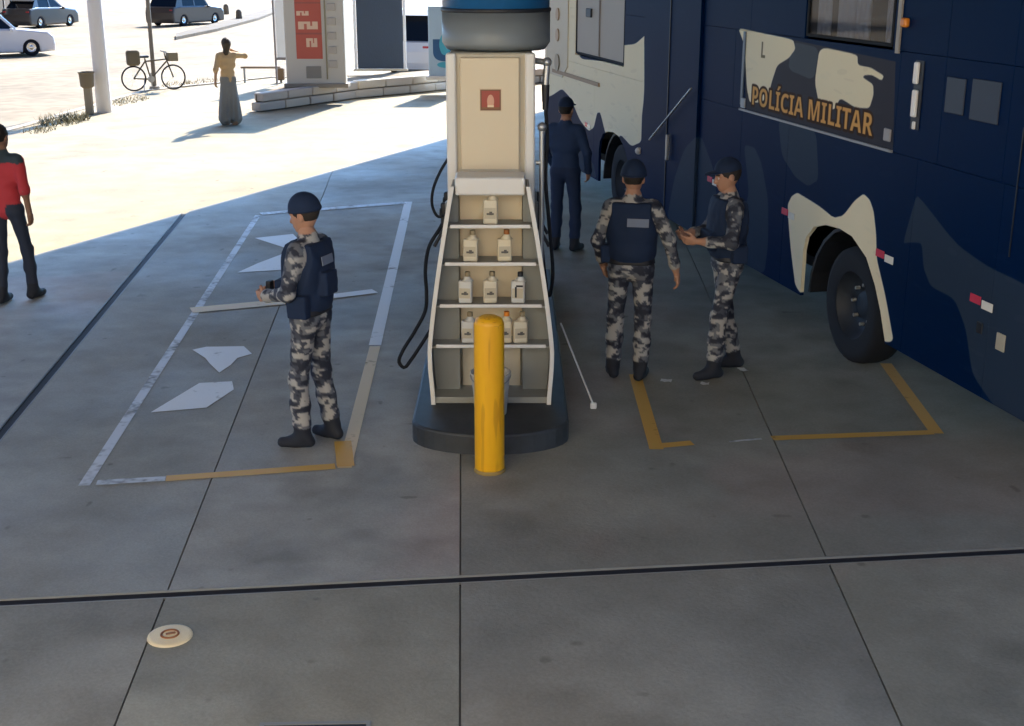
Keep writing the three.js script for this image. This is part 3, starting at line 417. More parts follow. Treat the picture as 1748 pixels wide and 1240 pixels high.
// dispenser
{
  const t = thing('fuel_dispenser', 'tall cream fuel dispenser with a small red emblem', 'dispenser', [IX, 0.148, -9.92]);
  const Hh = 2.51, W = 0.64;
  part('cabinet', rb(W - 0.03, Hh, 0.86, 0.02, 0, Hh / 2, -0.02), M.creamDark, t);
  part('end_panel', rb(0.43, Hh - 0.1, 0.05, 0.012, -0.005, Hh / 2 + 0.02, 0.425), M.cream, t);
  for (const s of [-1, 1]) part('corner_post', rb(0.075, Hh, 0.09, 0.02, s * 0.285, Hh / 2, 0.40), M.whiteMetal, t);
  part('joint_strip', bx(0.44, 0.02, 0.01, -0.005, 1.67, 0.452), M.creamDark, t);
  const em = canvasTex(128, 128, (c) => { c.fillStyle = '#d9c2a0'; c.fillRect(0, 0, 128, 128); c.fillStyle = '#6b3a1e'; c.fillRect(6, 6, 116, 116); c.fillStyle = '#9c2f22'; c.fillRect(14, 14, 100, 100); c.fillStyle = '#d59c80'; c.beginPath(); c.ellipse(64, 72, 20, 38, 0, 0, 7); c.fill(); c.fillStyle = '#e6c9a8'; c.fillRect(46, 92, 36, 18); c.fillStyle = '#7c4a22'; c.fillRect(14, 104, 100, 10); });
  part('emblem', mv(new THREE.PlaneGeometry(0.165, 0.165), 0.0, 2.18, 0.452), new THREE.MeshStandardMaterial({ map: em, roughness: 0.4 }), t);
  for (const s of [-1, 1]) {
    part('display', rb(0.02, 0.36, 0.5, 0.008, s * 0.312, 1.75, -0.05), M.glass, t);
    for (const [z, y] of [[0.27, 1.30], [-0.2, 1.30]]) {
      const n = part('nozzle', [rb(0.05, 0.20, 0.05, 0.018, s * 0.36, y, z), mv(cy(0.012, 0.014, 0.2, 0, 0, 0, 10).rotateZ(s * 0.5), s * 0.39, y - 0.15, z), mv(new THREE.TorusGeometry(0.05, 0.008, 6, 14, Math.PI).rotateY(Math.PI / 2), s * 0.385, y, z)], M.black, t); part('holster', rb(0.05, 0.26, 0.09, 0.015, s * 0.325, y - 0.02, z), M.grey, n);
    }
  }
  // hose arms and couplings up high on the bus side
  part('hose_arm', [bar(V(0.30, 2.45, 0.30), V(0.40, 2.44, 0.34), 0.022), mv(new THREE.SphereGeometry(0.035, 12, 10), 0.41, 2.44, 0.345), bar(V(0.41, 2.43, 0.345), V(0.40, 2.28, 0.35), 0.024)], M.steel, t);
  part('coupling', [cy(0.03, 0.026, 0.12, 0.40, 2.22, 0.35, 14), cy(0.022, 0.022, 0.06, 0.40, 2.13, 0.35, 12)], M.black, t);
  part('hose', hosePath([V(0.40, 2.12, 0.35), V(0.415, 1.9, 0.36), V(0.405, 1.6, 0.35), V(0.44, 1.2, 0.30), V(0.47, 0.8, 0.2), V(0.44, 0.62, 0.1), V(0.40, 0.9, 0.05), V(0.375, 1.2, -0.2)], 0.014), M.rubber, t);
  part('pipe', [bar(V(0.375, 0.3, 0.40), V(0.375, 1.98, 0.40), 0.02), mv(new THREE.SphereGeometry(0.035, 12, 8), 0.375, 1.98, 0.40), bar(V(0.33, 1.72, 0.40), V(0.375, 1.72, 0.40), 0.018)], M.steel, t);
  // hoses hanging on the bay side
  const z0 = -9.92, H1 = [[771, 262], [752, 292], [739, 325], [738, 352], [748, 370], [760, 366], [768, 340], [772, 312]].map(([a, b]) => atD(a, b, 9.62).sub(V(IX, 0.148, z0)));
  const H2 = [[770, 352], [752, 388], [733, 420], [726, 460], [728, 500], [726, 530], [708, 566], [687, 600], [681, 618], [690, 628], [702, 614], [722, 584], [742, 552], [756, 528]].map(([a, b], i) => atD(a, b, 9.5 + 0.02 * Math.abs(i - 8)).sub(V(IX, 0.148, z0)));
  part('hose', hosePath(H1, 0.011), M.rubber, t); part('hose', hosePath(H2, 0.014, 90), M.rubber, t);
}
{ // drum-shaped sign above the dispenser
  const t = thing('drum_sign', 'grey and blue drum sign round the post above the dispenser', 'sign', [IX + 0.035, 2.66, -9.95]);
  part('grey_drum', lathe([[0, 0], [0.37, 0], [0.405, 0.05], [0.405, 0.28], [0, 0.28]], 40), M.drum, t);
  part('blue_drum', lathe([[0, 0.28], [0.40, 0.28], [0.40, 1.1], [0, 1.1]], 40), M.blue, t);
  part('band', lathe([[0.402, 0.27], [0.412, 0.275], [0.412, 0.295], [0.402, 0.30]], 40), M.black, t);
}
{ // squeegee handle leaning by the rack
  const a = at(1013, 694, 0.02), b = atD(957, 552, 9.62), t = thing('squeegee', 'thin pale squeegee pole leaning beside the oil rack', 'squeegee', [a.x, 0, a.z]);
  const d = b.clone().sub(a); part('pole', bar(V(0, 0.03, 0), V(d.x, d.y + 0.02, d.z), 0.009), M.steel, t); part('tip', rb(0.05, 0.05, 0.03, 0.01, 0, 0.026, 0), M.white, t);
}
// scraps on the floor
for (const [px, py, w, l] of [[1137, 652, 'by the bay line', 0.09], [1203, 657, 'beside the boots', 0.07], [1268, 633, 'near the bus wheel bay', 0.10]]) {
  const p = at(px, py), g = new THREE.PlaneGeometry(l, 0.06, 5, 3).rotateX(-Math.PI / 2), q = g.attributes.position; for (let i = 0; i < q.count; i++) q.setY(i, 0.004 + 0.014 * noise3(q.getX(i) * 60, q.getZ(i) * 60, px)); g.computeVertexNormals();
  const o = part('paper_scrap', g, std([0.6, 0.6, 0.58], 0.9, { side: THREE.DoubleSide }), scene); o.position.copy(p); o.rotation.y = px; tag(o, `crumpled pale paper scrap on the floor ${w}`, 'litter', 'paper scraps on the floor');
}
// ---------- people ----------
function surfaceNet(f, lo, hi, cell) {
  const n = [0, 1, 2].map((k) => Math.ceil((hi[k] - lo[k]) / cell) + 1), [nx, ny, nz] = n, F = new Float32Array(nx * ny * nz), id = (x, y, z) => x + nx * (y + ny * z);
  const B = 4;   // blocks that lie clear of the surface are filled with one sample
  for (let z = 0; z < nz; z += B) for (let y = 0; y < ny; y += B) for (let x = 0; x < nx; x += B) {
    const m = f(lo[0] + (x + 1.5) * cell, lo[1] + (y + 1.5) * cell, lo[2] + (z + 1.5) * cell), clear = Math.abs(m) > cell * 3.6 + 0.012;
    for (let c = z; c < Math.min(nz, z + B); c++) for (let b = y; b < Math.min(ny, y + B); b++) for (let a = x; a < Math.min(nx, x + B); a++) F[id(a, b, c)] = clear ? m : f(lo[0] + a * cell, lo[1] + b * cell, lo[2] + c * cell);
  }
  const vi = new Int32Array(nx * ny * nz).fill(-1), P = [], I = [];
  const C = [[0, 0, 0], [1, 0, 0], [0, 1, 0], [1, 1, 0], [0, 0, 1], [1, 0, 1], [0, 1, 1], [1, 1, 1]], E = [[0, 1], [2, 3], [4, 5], [6, 7], [0, 2], [1, 3], [4, 6], [5, 7], [0, 4], [1, 5], [2, 6], [3, 7]];
  for (let z = 0; z < nz - 1; z++) for (let y = 0; y < ny - 1; y++) for (let x = 0; x < nx - 1; x++) {
    const k0 = id(x, y, z), k1 = k0 + nx, k2 = k0 + nx * ny, k3 = k2 + nx, neg = (F[k0] < 0) + (F[k0 + 1] < 0) + (F[k1] < 0) + (F[k1 + 1] < 0) + (F[k2] < 0) + (F[k2 + 1] < 0) + (F[k3] < 0) + (F[k3 + 1] < 0);
    if (neg === 0 || neg === 8) continue; const v = [F[k0], F[k0 + 1], F[k1], F[k1 + 1], F[k2], F[k2 + 1], F[k3], F[k3 + 1]]; let sx = 0, sy = 0, sz = 0, k = 0;
    for (const [a, b] of E) if (v[a] < 0 !== v[b] < 0) { const t = v[a] / (v[a] - v[b]); sx += mix(C[a][0], C[b][0], t); sy += mix(C[a][1], C[b][1], t); sz += mix(C[a][2], C[b][2], t); k++; }
    vi[id(x, y, z)] = P.length / 3; P.push(lo[0] + (x + sx / k) * cell, lo[1] + (y + sy / k) * cell, lo[2] + (z + sz / k) * cell);
  }
  const quad = (a, b, c, d, flip) => { if (a < 0 || b < 0 || c < 0 || d < 0) return; flip ? I.push(a, c, b, a, d, c) : I.push(a, b, c, a, c, d); };
  for (let z = 1; z < nz - 1; z++) for (let y = 1; y < ny - 1; y++) for (let x = 1; x < nx - 1; x++) {
    const a = F[id(x, y, z)] < 0;
    if (a !== F[id(x + 1, y, z)] < 0) quad(vi[id(x, y - 1, z - 1)], vi[id(x, y, z - 1)], vi[id(x, y, z)], vi[id(x, y - 1, z)], !a);
    if (a !== F[id(x, y + 1, z)] < 0) quad(vi[id(x - 1, y, z - 1)], vi[id(x - 1, y, z)], vi[id(x, y, z)], vi[id(x, y, z - 1)], !a);
    if (a !== F[id(x, y, z + 1)] < 0) quad(vi[id(x - 1, y - 1, z)], vi[id(x, y - 1, z)], vi[id(x, y, z)], vi[id(x - 1, y, z)], !a);
  }
  const g = new THREE.BufferGeometry(); g.setAttribute('position', new THREE.Float32BufferAttribute(P, 3)); g.setIndex(I); g.computeVertexNormals(); return g;
}
function cone(px, py, pz, b) { const ax = b.a[0], ay = b.a[1], az = b.a[2], x = px - ax, y = py - ay, z = pz - az; const t = clamp((x * b.d[0] + y * b.d[1] + z * b.d[2]) / b.l2); return Math.hypot(x - b.d[0] * t, y - b.d[1] * t, z - b.d[2] * t) - mix(b.r0, b.r1, t); }
const bone = (a, b, r0, r1, tagName) => { const d = [b[0] - a[0], b[1] - a[1], b[2] - a[2]]; return { a, d, l2: Math.max(1e-9, d[0] ** 2 + d[1] ** 2 + d[2] ** 2), r0, r1, tag: tagName }; };
const smin = (a, b, k) => { const h = Math.max(k - Math.abs(a - b), 0) / k; return Math.min(a, b) - h * h * k * 0.25; };
const ell = (x, y, z, cx, cy2, cz, rx, ry, rz) => { const a = (x - cx) / rx, b = (y - cy2) / ry, c = (z - cz) / rz, k = Math.hypot(a, b, c); return (k - 1) * Math.min(rx, ry, rz); };
const bonesDist = (bs, k) => (x, y, z) => { let d = 1e3; for (const b of bs) d = smin(d, cone(x, y, z, b), k); return d; };
const tint = (g, fn) => { const p = g.attributes.position, c = new Float32Array(p.count * 3); for (let i = 0; i < p.count; i++) { const q = fn(p.getX(i), p.getY(i), p.getZ(i)); c[i * 3] = q[0]; c[i * 3 + 1] = q[1]; c[i * 3 + 2] = q[2]; } g.setAttribute('color', new THREE.Float32BufferAttribute(c, 3)); return g; };
const SKIN = [0.42, 0.22, 0.14];
const camo = (x, y, z) => { const a = noise3(x * 14 + 3, y * 26, z * 14), b = noise3(x * 34, y * 52 + 7, z * 34), n = a * 0.64 + b * 0.36; const m = noise3(x * 20 + 9, y * 30 + 4, z * 20); return n > 0.585 ? [0.36, 0.345, 0.32] : m > 0.62 ? [0.13, 0.135, 0.15] : n > 0.44 ? [0.045, 0.05, 0.07] : [0.016, 0.02, 0.035]; };
function headShape(x, y, z) {   // origin at the middle of the head, face towards +z
  let d = ell(x, y, z, 0, 0.028, -0.012, 0.076, 0.096, 0.097); d = smin(d, ell(x, y, z, 0, -0.05, 0.022, 0.056, 0.066, 0.068), 0.05); d = smin(d, ell(x, y, z, 0, -0.094, 0.058, 0.026, 0.02, 0.022), 0.03);
  d = smin(d, cone(x, y, z, NOSE), 0.016); d = smin(d, ell(x, y, z, 0, -0.062, 0.086, 0.024, 0.012, 0.012), 0.012); for (const s of [-1, 1]) { d = smin(d, ell(x, y, z, s * 0.078, -0.006, -0.012, 0.012, 0.032, 0.02), 0.012); d = smin(d, ell(x, y, z, s * 0.03, 0.024, 0.072, 0.026, 0.009, 0.014), 0.016); d = Math.max(d, -(ell(x, y, z, s * 0.031, 0.004, 0.094, 0.017, 0.011, 0.014))); d = Math.min(d, ell(x, y, z, s * 0.031, 0.003, 0.077, 0.013, 0.011, 0.011)); }
  return d;
}
const NOSE = bone([0, 0.012, 0.084], [0, -0.03, 0.107], 0.009, 0.014);
const headColour = (skin) => (x, y, z) => { for (const s of [-1, 1]) { if (Math.hypot(x - s * 0.031, y - 0.003) < 0.0055 && z > 0.06) return [0.02, 0.015, 0.012]; if (Math.hypot((x - s * 0.031) / 1.25, y - 0.003) < 0.0095 && z > 0.06) return [0.6, 0.57, 0.53]; if (Math.abs(x - s * 0.032) < 0.022 && Math.abs(y - 0.026) < 0.006 && z > 0.05) return [0.03, 0.02, 0.015]; } if (Math.abs(x) < 0.024 && Math.abs(y + 0.062) < 0.009 && z > 0.075) return [skin[0] * 0.8, skin[1] * 0.5, skin[2] * 0.5]; return skin; };
const headGeo = (skin) => tint(surfaceNet(headShape, [-0.11, -0.14, -0.13], [0.11, 0.15, 0.14], 0.0055), headColour(skin));
// a hand in its own frame: wrist at the origin, fingers towards -y, palm towards +z, thumb towards +x
function handGeo(curl, skin) {
  const bs = [bone([0, 0.02, 0], [0, -0.02, 0], 0.025, 0.024), bone([-0.022, -0.03, 0], [-0.028, -0.082, 0.002], 0.016, 0.013), bone([0, -0.03, 0], [0, -0.086, 0], 0.017, 0.014), bone([0.022, -0.03, 0], [0.027, -0.084, 0.002], 0.017, 0.013)], palm = bonesDist(bs, 0.02), fs = [];
  [[0.029, 0.072, 0.0092], [0.010, 0.080, 0.0095], [-0.010, 0.074, 0.009], [-0.029, 0.058, 0.008]].forEach(([x, L, r], i) => { let p = [x, -0.084, 0.001], a = curl * (0.5 + 0.1 * i); for (const seg of [0.46, 0.31, 0.23]) { const q = [p[0] + x * 0.1 * seg, p[1] - Math.cos(a) * L * seg, p[2] + Math.sin(a) * L * seg]; fs.push(bone(p, q, r, r * 0.93)); p = q; a += curl * 0.75; r *= 0.95; } });
  fs.push(bone([0.026, -0.022, 0.006], [0.052, -0.048, 0.018], 0.013, 0.011), bone([0.052, -0.048, 0.018], [0.058, -0.076, 0.026 + 0.01 * curl], 0.0105, 0.0095), bone([0.058, -0.076, 0.026 + 0.01 * curl], [0.054, -0.098, 0.034 + 0.014 * curl], 0.0095, 0.0085));
  const g = surfaceNet((x, y, z) => { let d = palm(x, y, z); for (const b of fs) d = smin(d, cone(x, y, z, b), 0.006); return d; }, [-0.07, -0.20, -0.05], [0.09, 0.06, 0.12], 0.0045);
  return tint(g, () => skin);
}
const vsub = (a, b) => [a[0] - b[0], a[1] - b[1], a[2] - b[2]], vmix = (a, b, t) => a.map((q, i) => mix(q, b[i], t));
// joints in metres, facing +z, left side +x; pose: feet, knees, elbows, wrists, lean, head turn
function figure(o) {
  const t = thing('person', o.label, 'person', o.pos, o.turn, o.group);
  const L = o.lean || 0, lean = (p) => [p[0] + (o.sway || 0) * (p[1] - 0.95), p[1], p[2] + L * (p[1] - 0.95)];
  const bs = [], add = (a, b, r0, r1, tg) => bs.push(bone(a, b, r0, r1, tg)), slim = o.slim || 1;
  const hip = [[0.092, 0.92, 0], [-0.092, 0.92, 0]];
  hip.forEach((h, i) => {
    const f = o.feet[i], ank = [f[0], 0.10 + (f[2] || 0), f[1]], toeA = f[3] || 0, kn = o.knees?.[i] || [mix(h[0], f[0], 0.5) + 0.01 * (i ? -1 : 1), 0.51, mix(h[2], f[1], 0.5) + 0.035];
    if (o.skirt) { add(kn, ank, 0.05, 0.038, 'skin'); } else { add(h, kn, 0.092 * slim, 0.066 * slim, 'leg'); add(kn, vmix(kn, ank, 0.45), 0.068 * slim, 0.066 * slim, 'leg'); add(vmix(kn, ank, 0.45), vmix(kn, ank, 0.78), 0.066 * slim, 0.062 * slim, 'leg'); add(vmix(kn, ank, o.boot ? 0.80 : 0.9), ank, o.boot ? 0.056 : 0.05, 0.05, 'boot'); }
    const dx = Math.sin(toeA), dz = Math.cos(toeA), y0 = 0.042 + (f[2] || 0); add([ank[0] - dx * 0.045, y0 + 0.004, ank[2] - dz * 0.045], [ank[0] + dx * 0.15, y0 - 0.006, ank[2] + dz * 0.15], 0.043, 0.036, 'boot'); add(ank, [ank[0] + dx * 0.06, y0 + 0.015, ank[2] + dz * 0.06], 0.048, 0.038, 'boot');
  });
  if (o.skirt) { for (const s of [-1, 1]) { add([s * 0.06, 0.95, 0], [s * 0.12, 0.14, 0.01], 0.10, 0.125, 'leg'); add([s * 0.03, 0.8, 0.03], [s * 0.05, 0.16, 0.08], 0.09, 0.07, 'leg'); add([s * 0.03, 0.8, -0.03], [s * 0.05, 0.16, -0.06], 0.09, 0.07, 'leg'); } }
  const torso = [];
  const addT = (a, b, r0, r1, tg) => { const q = bone(lean(a), lean(b), r0, r1, tg); bs.push(q); torso.push(q); };
  addT([-0.075, 0.95, 0], [0.075, 0.95, 0], 0.108 * slim, 0.108 * slim, 'leg'); addT([-0.062, 1.08, 0.004], [0.062, 1.08, 0.004], 0.102 * slim, 0.102 * slim, 'top'); addT([-0.085, 1.24, 0.004], [0.085, 1.24, 0.004], 0.108 * slim, 0.108 * slim, 'top'); addT([-0.10, 1.36, 0], [0.10, 1.36, 0], 0.10 * slim, 0.10 * slim, 'top'); addT([0, 0.95, 0], [0, 1.36, 0], 0.10, 0.10, 'top'); addT([-0.14, 1.44, -0.005], [0.14, 1.44, -0.005], 0.058, 0.058, 'top');
  addT([0, 1.45, -0.012], [0, 1.49, -0.008], 0.066, 0.066, 'top'); addT([0, 1.47, -0.012], [0, 1.59, 0.008], 0.058, 0.052, 'skin');
  const parts = [];
  [1, -1].forEach((s, i) => {
    const sh = lean([s * 0.178, 1.425, -0.005]), el = o.elbows[i], wr = o.wrists[i]; add(sh, el, 0.062, 0.050, 'top'); const cuff = vmix(el, wr, o.sleeve ?? 0.94); add(el, cuff, 0.050, 0.043, (o.sleeve ?? 1) < 0.1 ? 'skin' : 'top'); add(cuff, wr, 0.034, 0.027, 'skin');
    const hg = handGeo(o.curl?.[i] ?? 0.55, o.skin || SKIN); if (s < 0) { hg.scale(-1, 1, 1); const ix = hg.index.array; for (let k = 0; k < ix.length; k += 3) { const q = ix[k]; ix[k] = ix[k + 1]; ix[k + 1] = q; } hg.computeVertexNormals(); }
    // frame: -y along the forearm, palm inwards or as given
    const dir = V(...vsub(wr, el)).normalize(), palm = V(...(o.palm?.[i] || [-s, 0, 0.1])), y = dir.clone().negate(), z = palm.sub(y.clone().multiplyScalar(palm.dot(y))).normalize(), x = y.clone().cross(z); const m = new THREE.Matrix4().makeBasis(x, y, z).setPosition(...wr); hg.applyMatrix4(m); parts.push(hg);
  });
  const f = bonesDist(bs, 0.038), lo = [9, 0.002, 9], hi = [-9, 1.62, -9];
  for (const b of bs) for (const e of [b.a, b.a.map((q, k) => q + b.d[k])]) for (const k of [0, 2]) { lo[k] = Math.min(lo[k], e[k] - 0.14); hi[k] = Math.max(hi[k], e[k] + 0.14); }
  lo[1] = -0.02;
  const wr2 = (x, y, z) => { const q = o.skirt && y < 0.9 ? 0.018 * smooth(0.9, 0.3, y) * Math.sin(Math.atan2(z, x) * 9 + y * 2) : 0; return q + (o.folds ?? 0.007) * (noise3(x * 17, y * 26, z * 17) - 0.5); };
  const body = surfaceNet((x, y, z) => Math.max(f(x, y, z) + wr2(x, y, z), 0.0015 - y), lo, hi, o.cell || 0.0125);
  const near = (x, y, z) => { let best = 9, tg = 'top'; for (const b of bs) { const d = cone(x, y, z, b); if (d < best) { best = d; tg = b.tag; } } return tg; };
  tint(body, (x, y, z) => { let k = near(x, y, z); if (k === 'leg' && y > 1.0) k = 'top'; return o.colour[k] ? (typeof o.colour[k] === 'function' ? o.colour[k](x, y, z) : o.colour[k]) : (o.skin || SKIN); });
  const head = headGeo(o.skin || SKIN), hp = lean([0, 1.65, 0.014]), hm = new THREE.Matrix4().makeRotationFromEuler(new THREE.Euler(o.nod || 0, o.look || 0, 0, 'YXZ')).setPosition(...hp);
  head.applyMatrix4(hm); parts.push(head, body);
  const merged = mergeGeometries(parts); merged.computeVertexNormals();
  part('body', merged, o.skinMat || BODY, t);
  const onHead = (name, fn, mat, lo2 = [-0.17, -0.2, -0.18], hi2 = [0.17, 0.2, 0.2], c = 0.007) => part(name, surfaceNet(fn, lo2, hi2, c).applyMatrix4(hm), mat, t);
  if (o.hair) onHead('hair', (x, y, z) => Math.max(ell(x, y, z, 0, 0.03, -0.016, 0.084, 0.102, 0.102) + 0.006 * (noise3(x * 60, y * 60, z * 60) - 0.5), -(y - (o.hairline ?? -0.045)), -(0.06 - z + Math.max(0, y - 0.06) * 3) * 0.6), std(o.hair, 0.8));
  if (o.longHair) onHead('hair', (x, y, z) => { let d = ell(x, y, z, 0, 0.03, -0.02, 0.092, 0.108, 0.105); d = smin(d, cone(x, y, z, LOCK), 0.05); d += 0.012 * (noise3(x * 40, y * 14, z * 40) - 0.5); return Math.max(d, -(0.05 - z + Math.max(0, y - 0.05) * 3) * 0.6); }, std(o.longHair, 0.7), [-0.17, -0.3, -0.2], [0.17, 0.2, 0.2], 0.009);
  if (o.beret) { const b = onHead('beret', (x, y, z) => { let d = ell(x, y, z, o.beret, 0.098, -0.012, 0.113, 0.062, 0.12); d = smin(d, ell(x, y, z, 0, 0.066, -0.01, 0.092, 0.03, 0.108), 0.03); return d + 0.006 * (noise3(x * 24, y * 24, z * 24) - 0.5); }, CLOTH.navy); }
  if (o.dome) onHead('cap', (x, y, z) => smin(Math.max(ell(x, y, z, 0, 0.045, -0.014, 0.099, 0.112, 0.116), 0.026 - y + 0.12 * z) , Math.max(ell(x, y, z, 0, 0.032, -0.014, 0.101, 0.03, 0.118), 0.022 - y + 0.12 * z), 0.01), CLOTH.navy);
  if (o.cap) { const b = onHead('cap', (x, y, z) => { let d = Math.max(ell(x, y, z, 0, 0.045, -0.012, 0.091, 0.105, 0.112), 0.042 - y); d = smin(d, Math.max(ell(x, y, z, 0, 0.046, 0.11, 0.07, 0.014, 0.075), -z + 0.03), 0.01); return d; }, CLOTH.navy); }
  if (o.vest) {
    const tf = bonesDist(torso.slice(1, 6), 0.05), arms = bs.filter((b) => b.tag === 'top' && !torso.includes(b)); const pouches = o.pouches || [];
    const v = (x, y, z) => { const yy = y; let d = tf(x, y, z) - 0.034; d = Math.max(d, yy - 1.475, 1.0 - yy); const cxs = lean([0, y, 0]); d = Math.max(d, Math.abs(x - cxs[0]) - mix(0.20, 0.155, smooth(1.2, 1.44, y)), -(Math.hypot(x - cxs[0], z - cxs[2], (y - 1.49) * 0.8) - 0.085)); for (const p of pouches) { const q = [Math.abs(x - p[0]) - p[3], Math.abs(y - p[1]) - p[4], Math.abs(z - p[2]) - p[5]]; const bd = Math.hypot(...q.map((w) => Math.max(w, 0))) + Math.min(0, Math.max(...q)) - 0.012; d = smin(d, bd, 0.012); } return d + 0.008 * (noise3(x * 20, y * 20, z * 20) - 0.5); };
    const vo = part('vest', surfaceNet(v, [-0.34, 0.9, -0.36], [0.34, 1.55, 0.36], 0.0105), CLOTH.navy, t);
    if (o.patch) { const [px, py, w, h, side] = o.patch, pz = lean([0, py, 0])[2]; const g = bx(w, h, 0.006); g.rotateX(side < 0 ? 0.12 : -0.12); part('patch', mv(g, px, py, pz + side * (o.patchZ ?? 0.152)), std([0.16, 0.19, 0.26], 0.7), vo); }
  }
  if (o.belt) part('belt', surfaceNet((x, y, z) => Math.max(bonesDist(torso.slice(0, 2), 0.06)(x, y, z) - 0.014, y - 1.03, 0.975 - y), [-0.3, 0.9, -0.25], [0.3, 1.1, 0.25], 0.012), CLOTH.black, t);
  if (o.extra) o.extra(t, lean);
  return t;
}
const LOCK = bone([0, 0.0, -0.06], [0.03, -0.18, -0.05], 0.075, 0.06);
const BODY = new THREE.MeshStandardMaterial({ vertexColors: true, roughness: 0.78 });
const CLOTH = { navy: std([0.004, 0.016, 0.05], 0.85), black: std([0.012, 0.013, 0.018], 0.6) };
const BOOT = [0.014, 0.017, 0.026];
const soldier = { top: camo, leg: camo, boot: BOOT };
const ground = (px, py) => { const p = at(px, py); return [p.x, 0, p.z]; };
figure({ label: 'person in round navy cap, vest and grey camouflage standing alone in the marked bay', pos: ground(541, 757), turn: -1.92, colour: soldier, boot: true, vest: true, dome: true, hair: [0.02, 0.015, 0.012], nod: 0.22, group: 'uniformed people',
  feet: [[0.11, 0.05, 0, 0.25], [-0.13, -0.06, 0, -0.2]], elbows: [[0.27, 1.16, 0.02], [-0.26, 1.16, 0.03]], wrists: [[0.15, 1.10, 0.26], [-0.10, 1.10, 0.27]], sleeve: 0.9, curl: [0.9, 0.9], palm: [[-0.7, 0.2, -0.4], [0.7, 0.2, -0.4]],
  patch: [0.02, 1.36, 0.15, 0.06, -1], patchZ: 0.158, pouches: [[0.02, 1.20, -0.15, 0.07, 0.07, 0.03], [0.20, 1.06, -0.02, 0.03, 0.07, 0.06], [0, 1.14, 0.17, 0.12, 0.06, 0.02]], belt: true,
  extra: (t) => { part('radio', [rb(0.055, 0.15, 0.04, 0.01, 0.02, 1.10, 0.30)], M.black, t); } });
figure({ label: 'person in dark vest and camouflage standing with back turned beside the pump', pos: ground(1072, 646), turn: 2.95, colour: soldier, boot: true, vest: true, dome: true, hair: [0.02, 0.015, 0.012], nod: 0.12, group: 'uniformed people',
  feet: [[0.13, 0.02, 0, 0.3], [-0.10, -0.02, 0, -0.2]], elbows: [[0.27, 1.15, -0.03], [-0.30, 1.17, -0.02]], wrists: [[0.24, 0.93, 0.10], [-0.36, 0.90, 0.05]], sleeve: 0.72, patch: [-0.06, 1.33, 0.17, 0.065, -1], patchZ: 0.158, pouches: [[0.2, 1.05, 0, 0.03, 0.06, 0.06]], belt: true });
figure({ label: 'person in navy cap, vest and camouflage holding both hands out beside the bus', pos: ground(1232, 636), turn: -1.42, colour: soldier, boot: true, vest: true, cap: true, hair: [0.02, 0.015, 0.012], nod: 0.18, lean: 0.03, group: 'uniformed people',
  feet: [[0.15, 0.12, 0, 0.2], [-0.12, -0.14, 0, -0.2]], elbows: [[0.27, 1.16, 0.06], [-0.26, 1.16, 0.1]], wrists: [[0.16, 1.16, 0.31], [-0.08, 1.17, 0.34]], sleeve: 0.62, curl: [0.7, 0.8], palm: [[-0.8, 0.4, 0], [0.8, 0.4, 0]], pouches: [[0, 1.14, 0.17, 0.12, 0.06, 0.02], [0.2, 1.05, -0.03, 0.03, 0.06, 0.05]], belt: true });
figure({ label: 'person in plain dark blue overalls and dark cap behind the fuel pump', pos: [0.62, 0, -15.0], turn: 2.7, colour: { top: [0.010, 0.030, 0.085], leg: [0.008, 0.022, 0.065], boot: BOOT }, boot: true, cap: true, hair: [0.015, 0.012, 0.01],
  feet: [[0.12, 0, 0, 0.2], [-0.12, 0.03, 0, -0.2]], elbows: [[0.26, 1.16, 0.0], [-0.27, 1.17, 0.0]], wrists: [[0.20, 0.96, 0.16], [-0.24, 0.93, 0.12]], sleeve: 0.9, cell: 0.015 });
figure({ label: 'person in red shirt and dark trousers walking at the shadow edge', pos: ground(30, 514), turn: 2.95, skin: [0.30, 0.16, 0.10], colour: { top: (x, y, z) => (y > 1.39 + 0.03 * noise3(x * 9, y * 9, z * 9) + 0.25 * Math.abs(x) * (z > 0 ? 1 : 0) ? [0.03, 0.05, 0.06] : [0.50, 0.035, 0.045]), leg: [0.02, 0.028, 0.05], boot: BOOT }, hair: [0.02, 0.015, 0.01], sleeve: 0.05, cell: 0.014,
  feet: [[0.10, -0.10, 0.0, 0.1], [-0.10, 0.14, 0, -0.1]], elbows: [[0.25, 1.16, 0.06], [-0.25, 1.15, -0.06]], wrists: [[0.22, 0.97, 0.18], [-0.24, 0.91, 0.0]], slim: 0.86 });
figure({ label: 'person in tan top and long grey skirt standing in the sun', pos: [ground(394, 212)[0], -0.02, ground(394, 212)[2]], turn: -2.5, skin: [0.40, 0.24, 0.15], colour: { top: [0.52, 0.36, 0.19], leg: [0.19, 0.195, 0.19], boot: [0.3, 0.2, 0.13] }, longHair: [0.05, 0.035, 0.02], skirt: true, sleeve: 0.03, slim: 0.9, cell: 0.015,
  feet: [[0.09, 0.02, 0, 0.1], [-0.09, -0.02, 0, -0.1]], elbows: [[0.27, 1.15, -0.02], [-0.43, 1.40, 0.04]], wrists: [[0.26, 0.92, 0.05], [-0.22, 1.50, 0.12]], curl: [0.5, 1.0] });
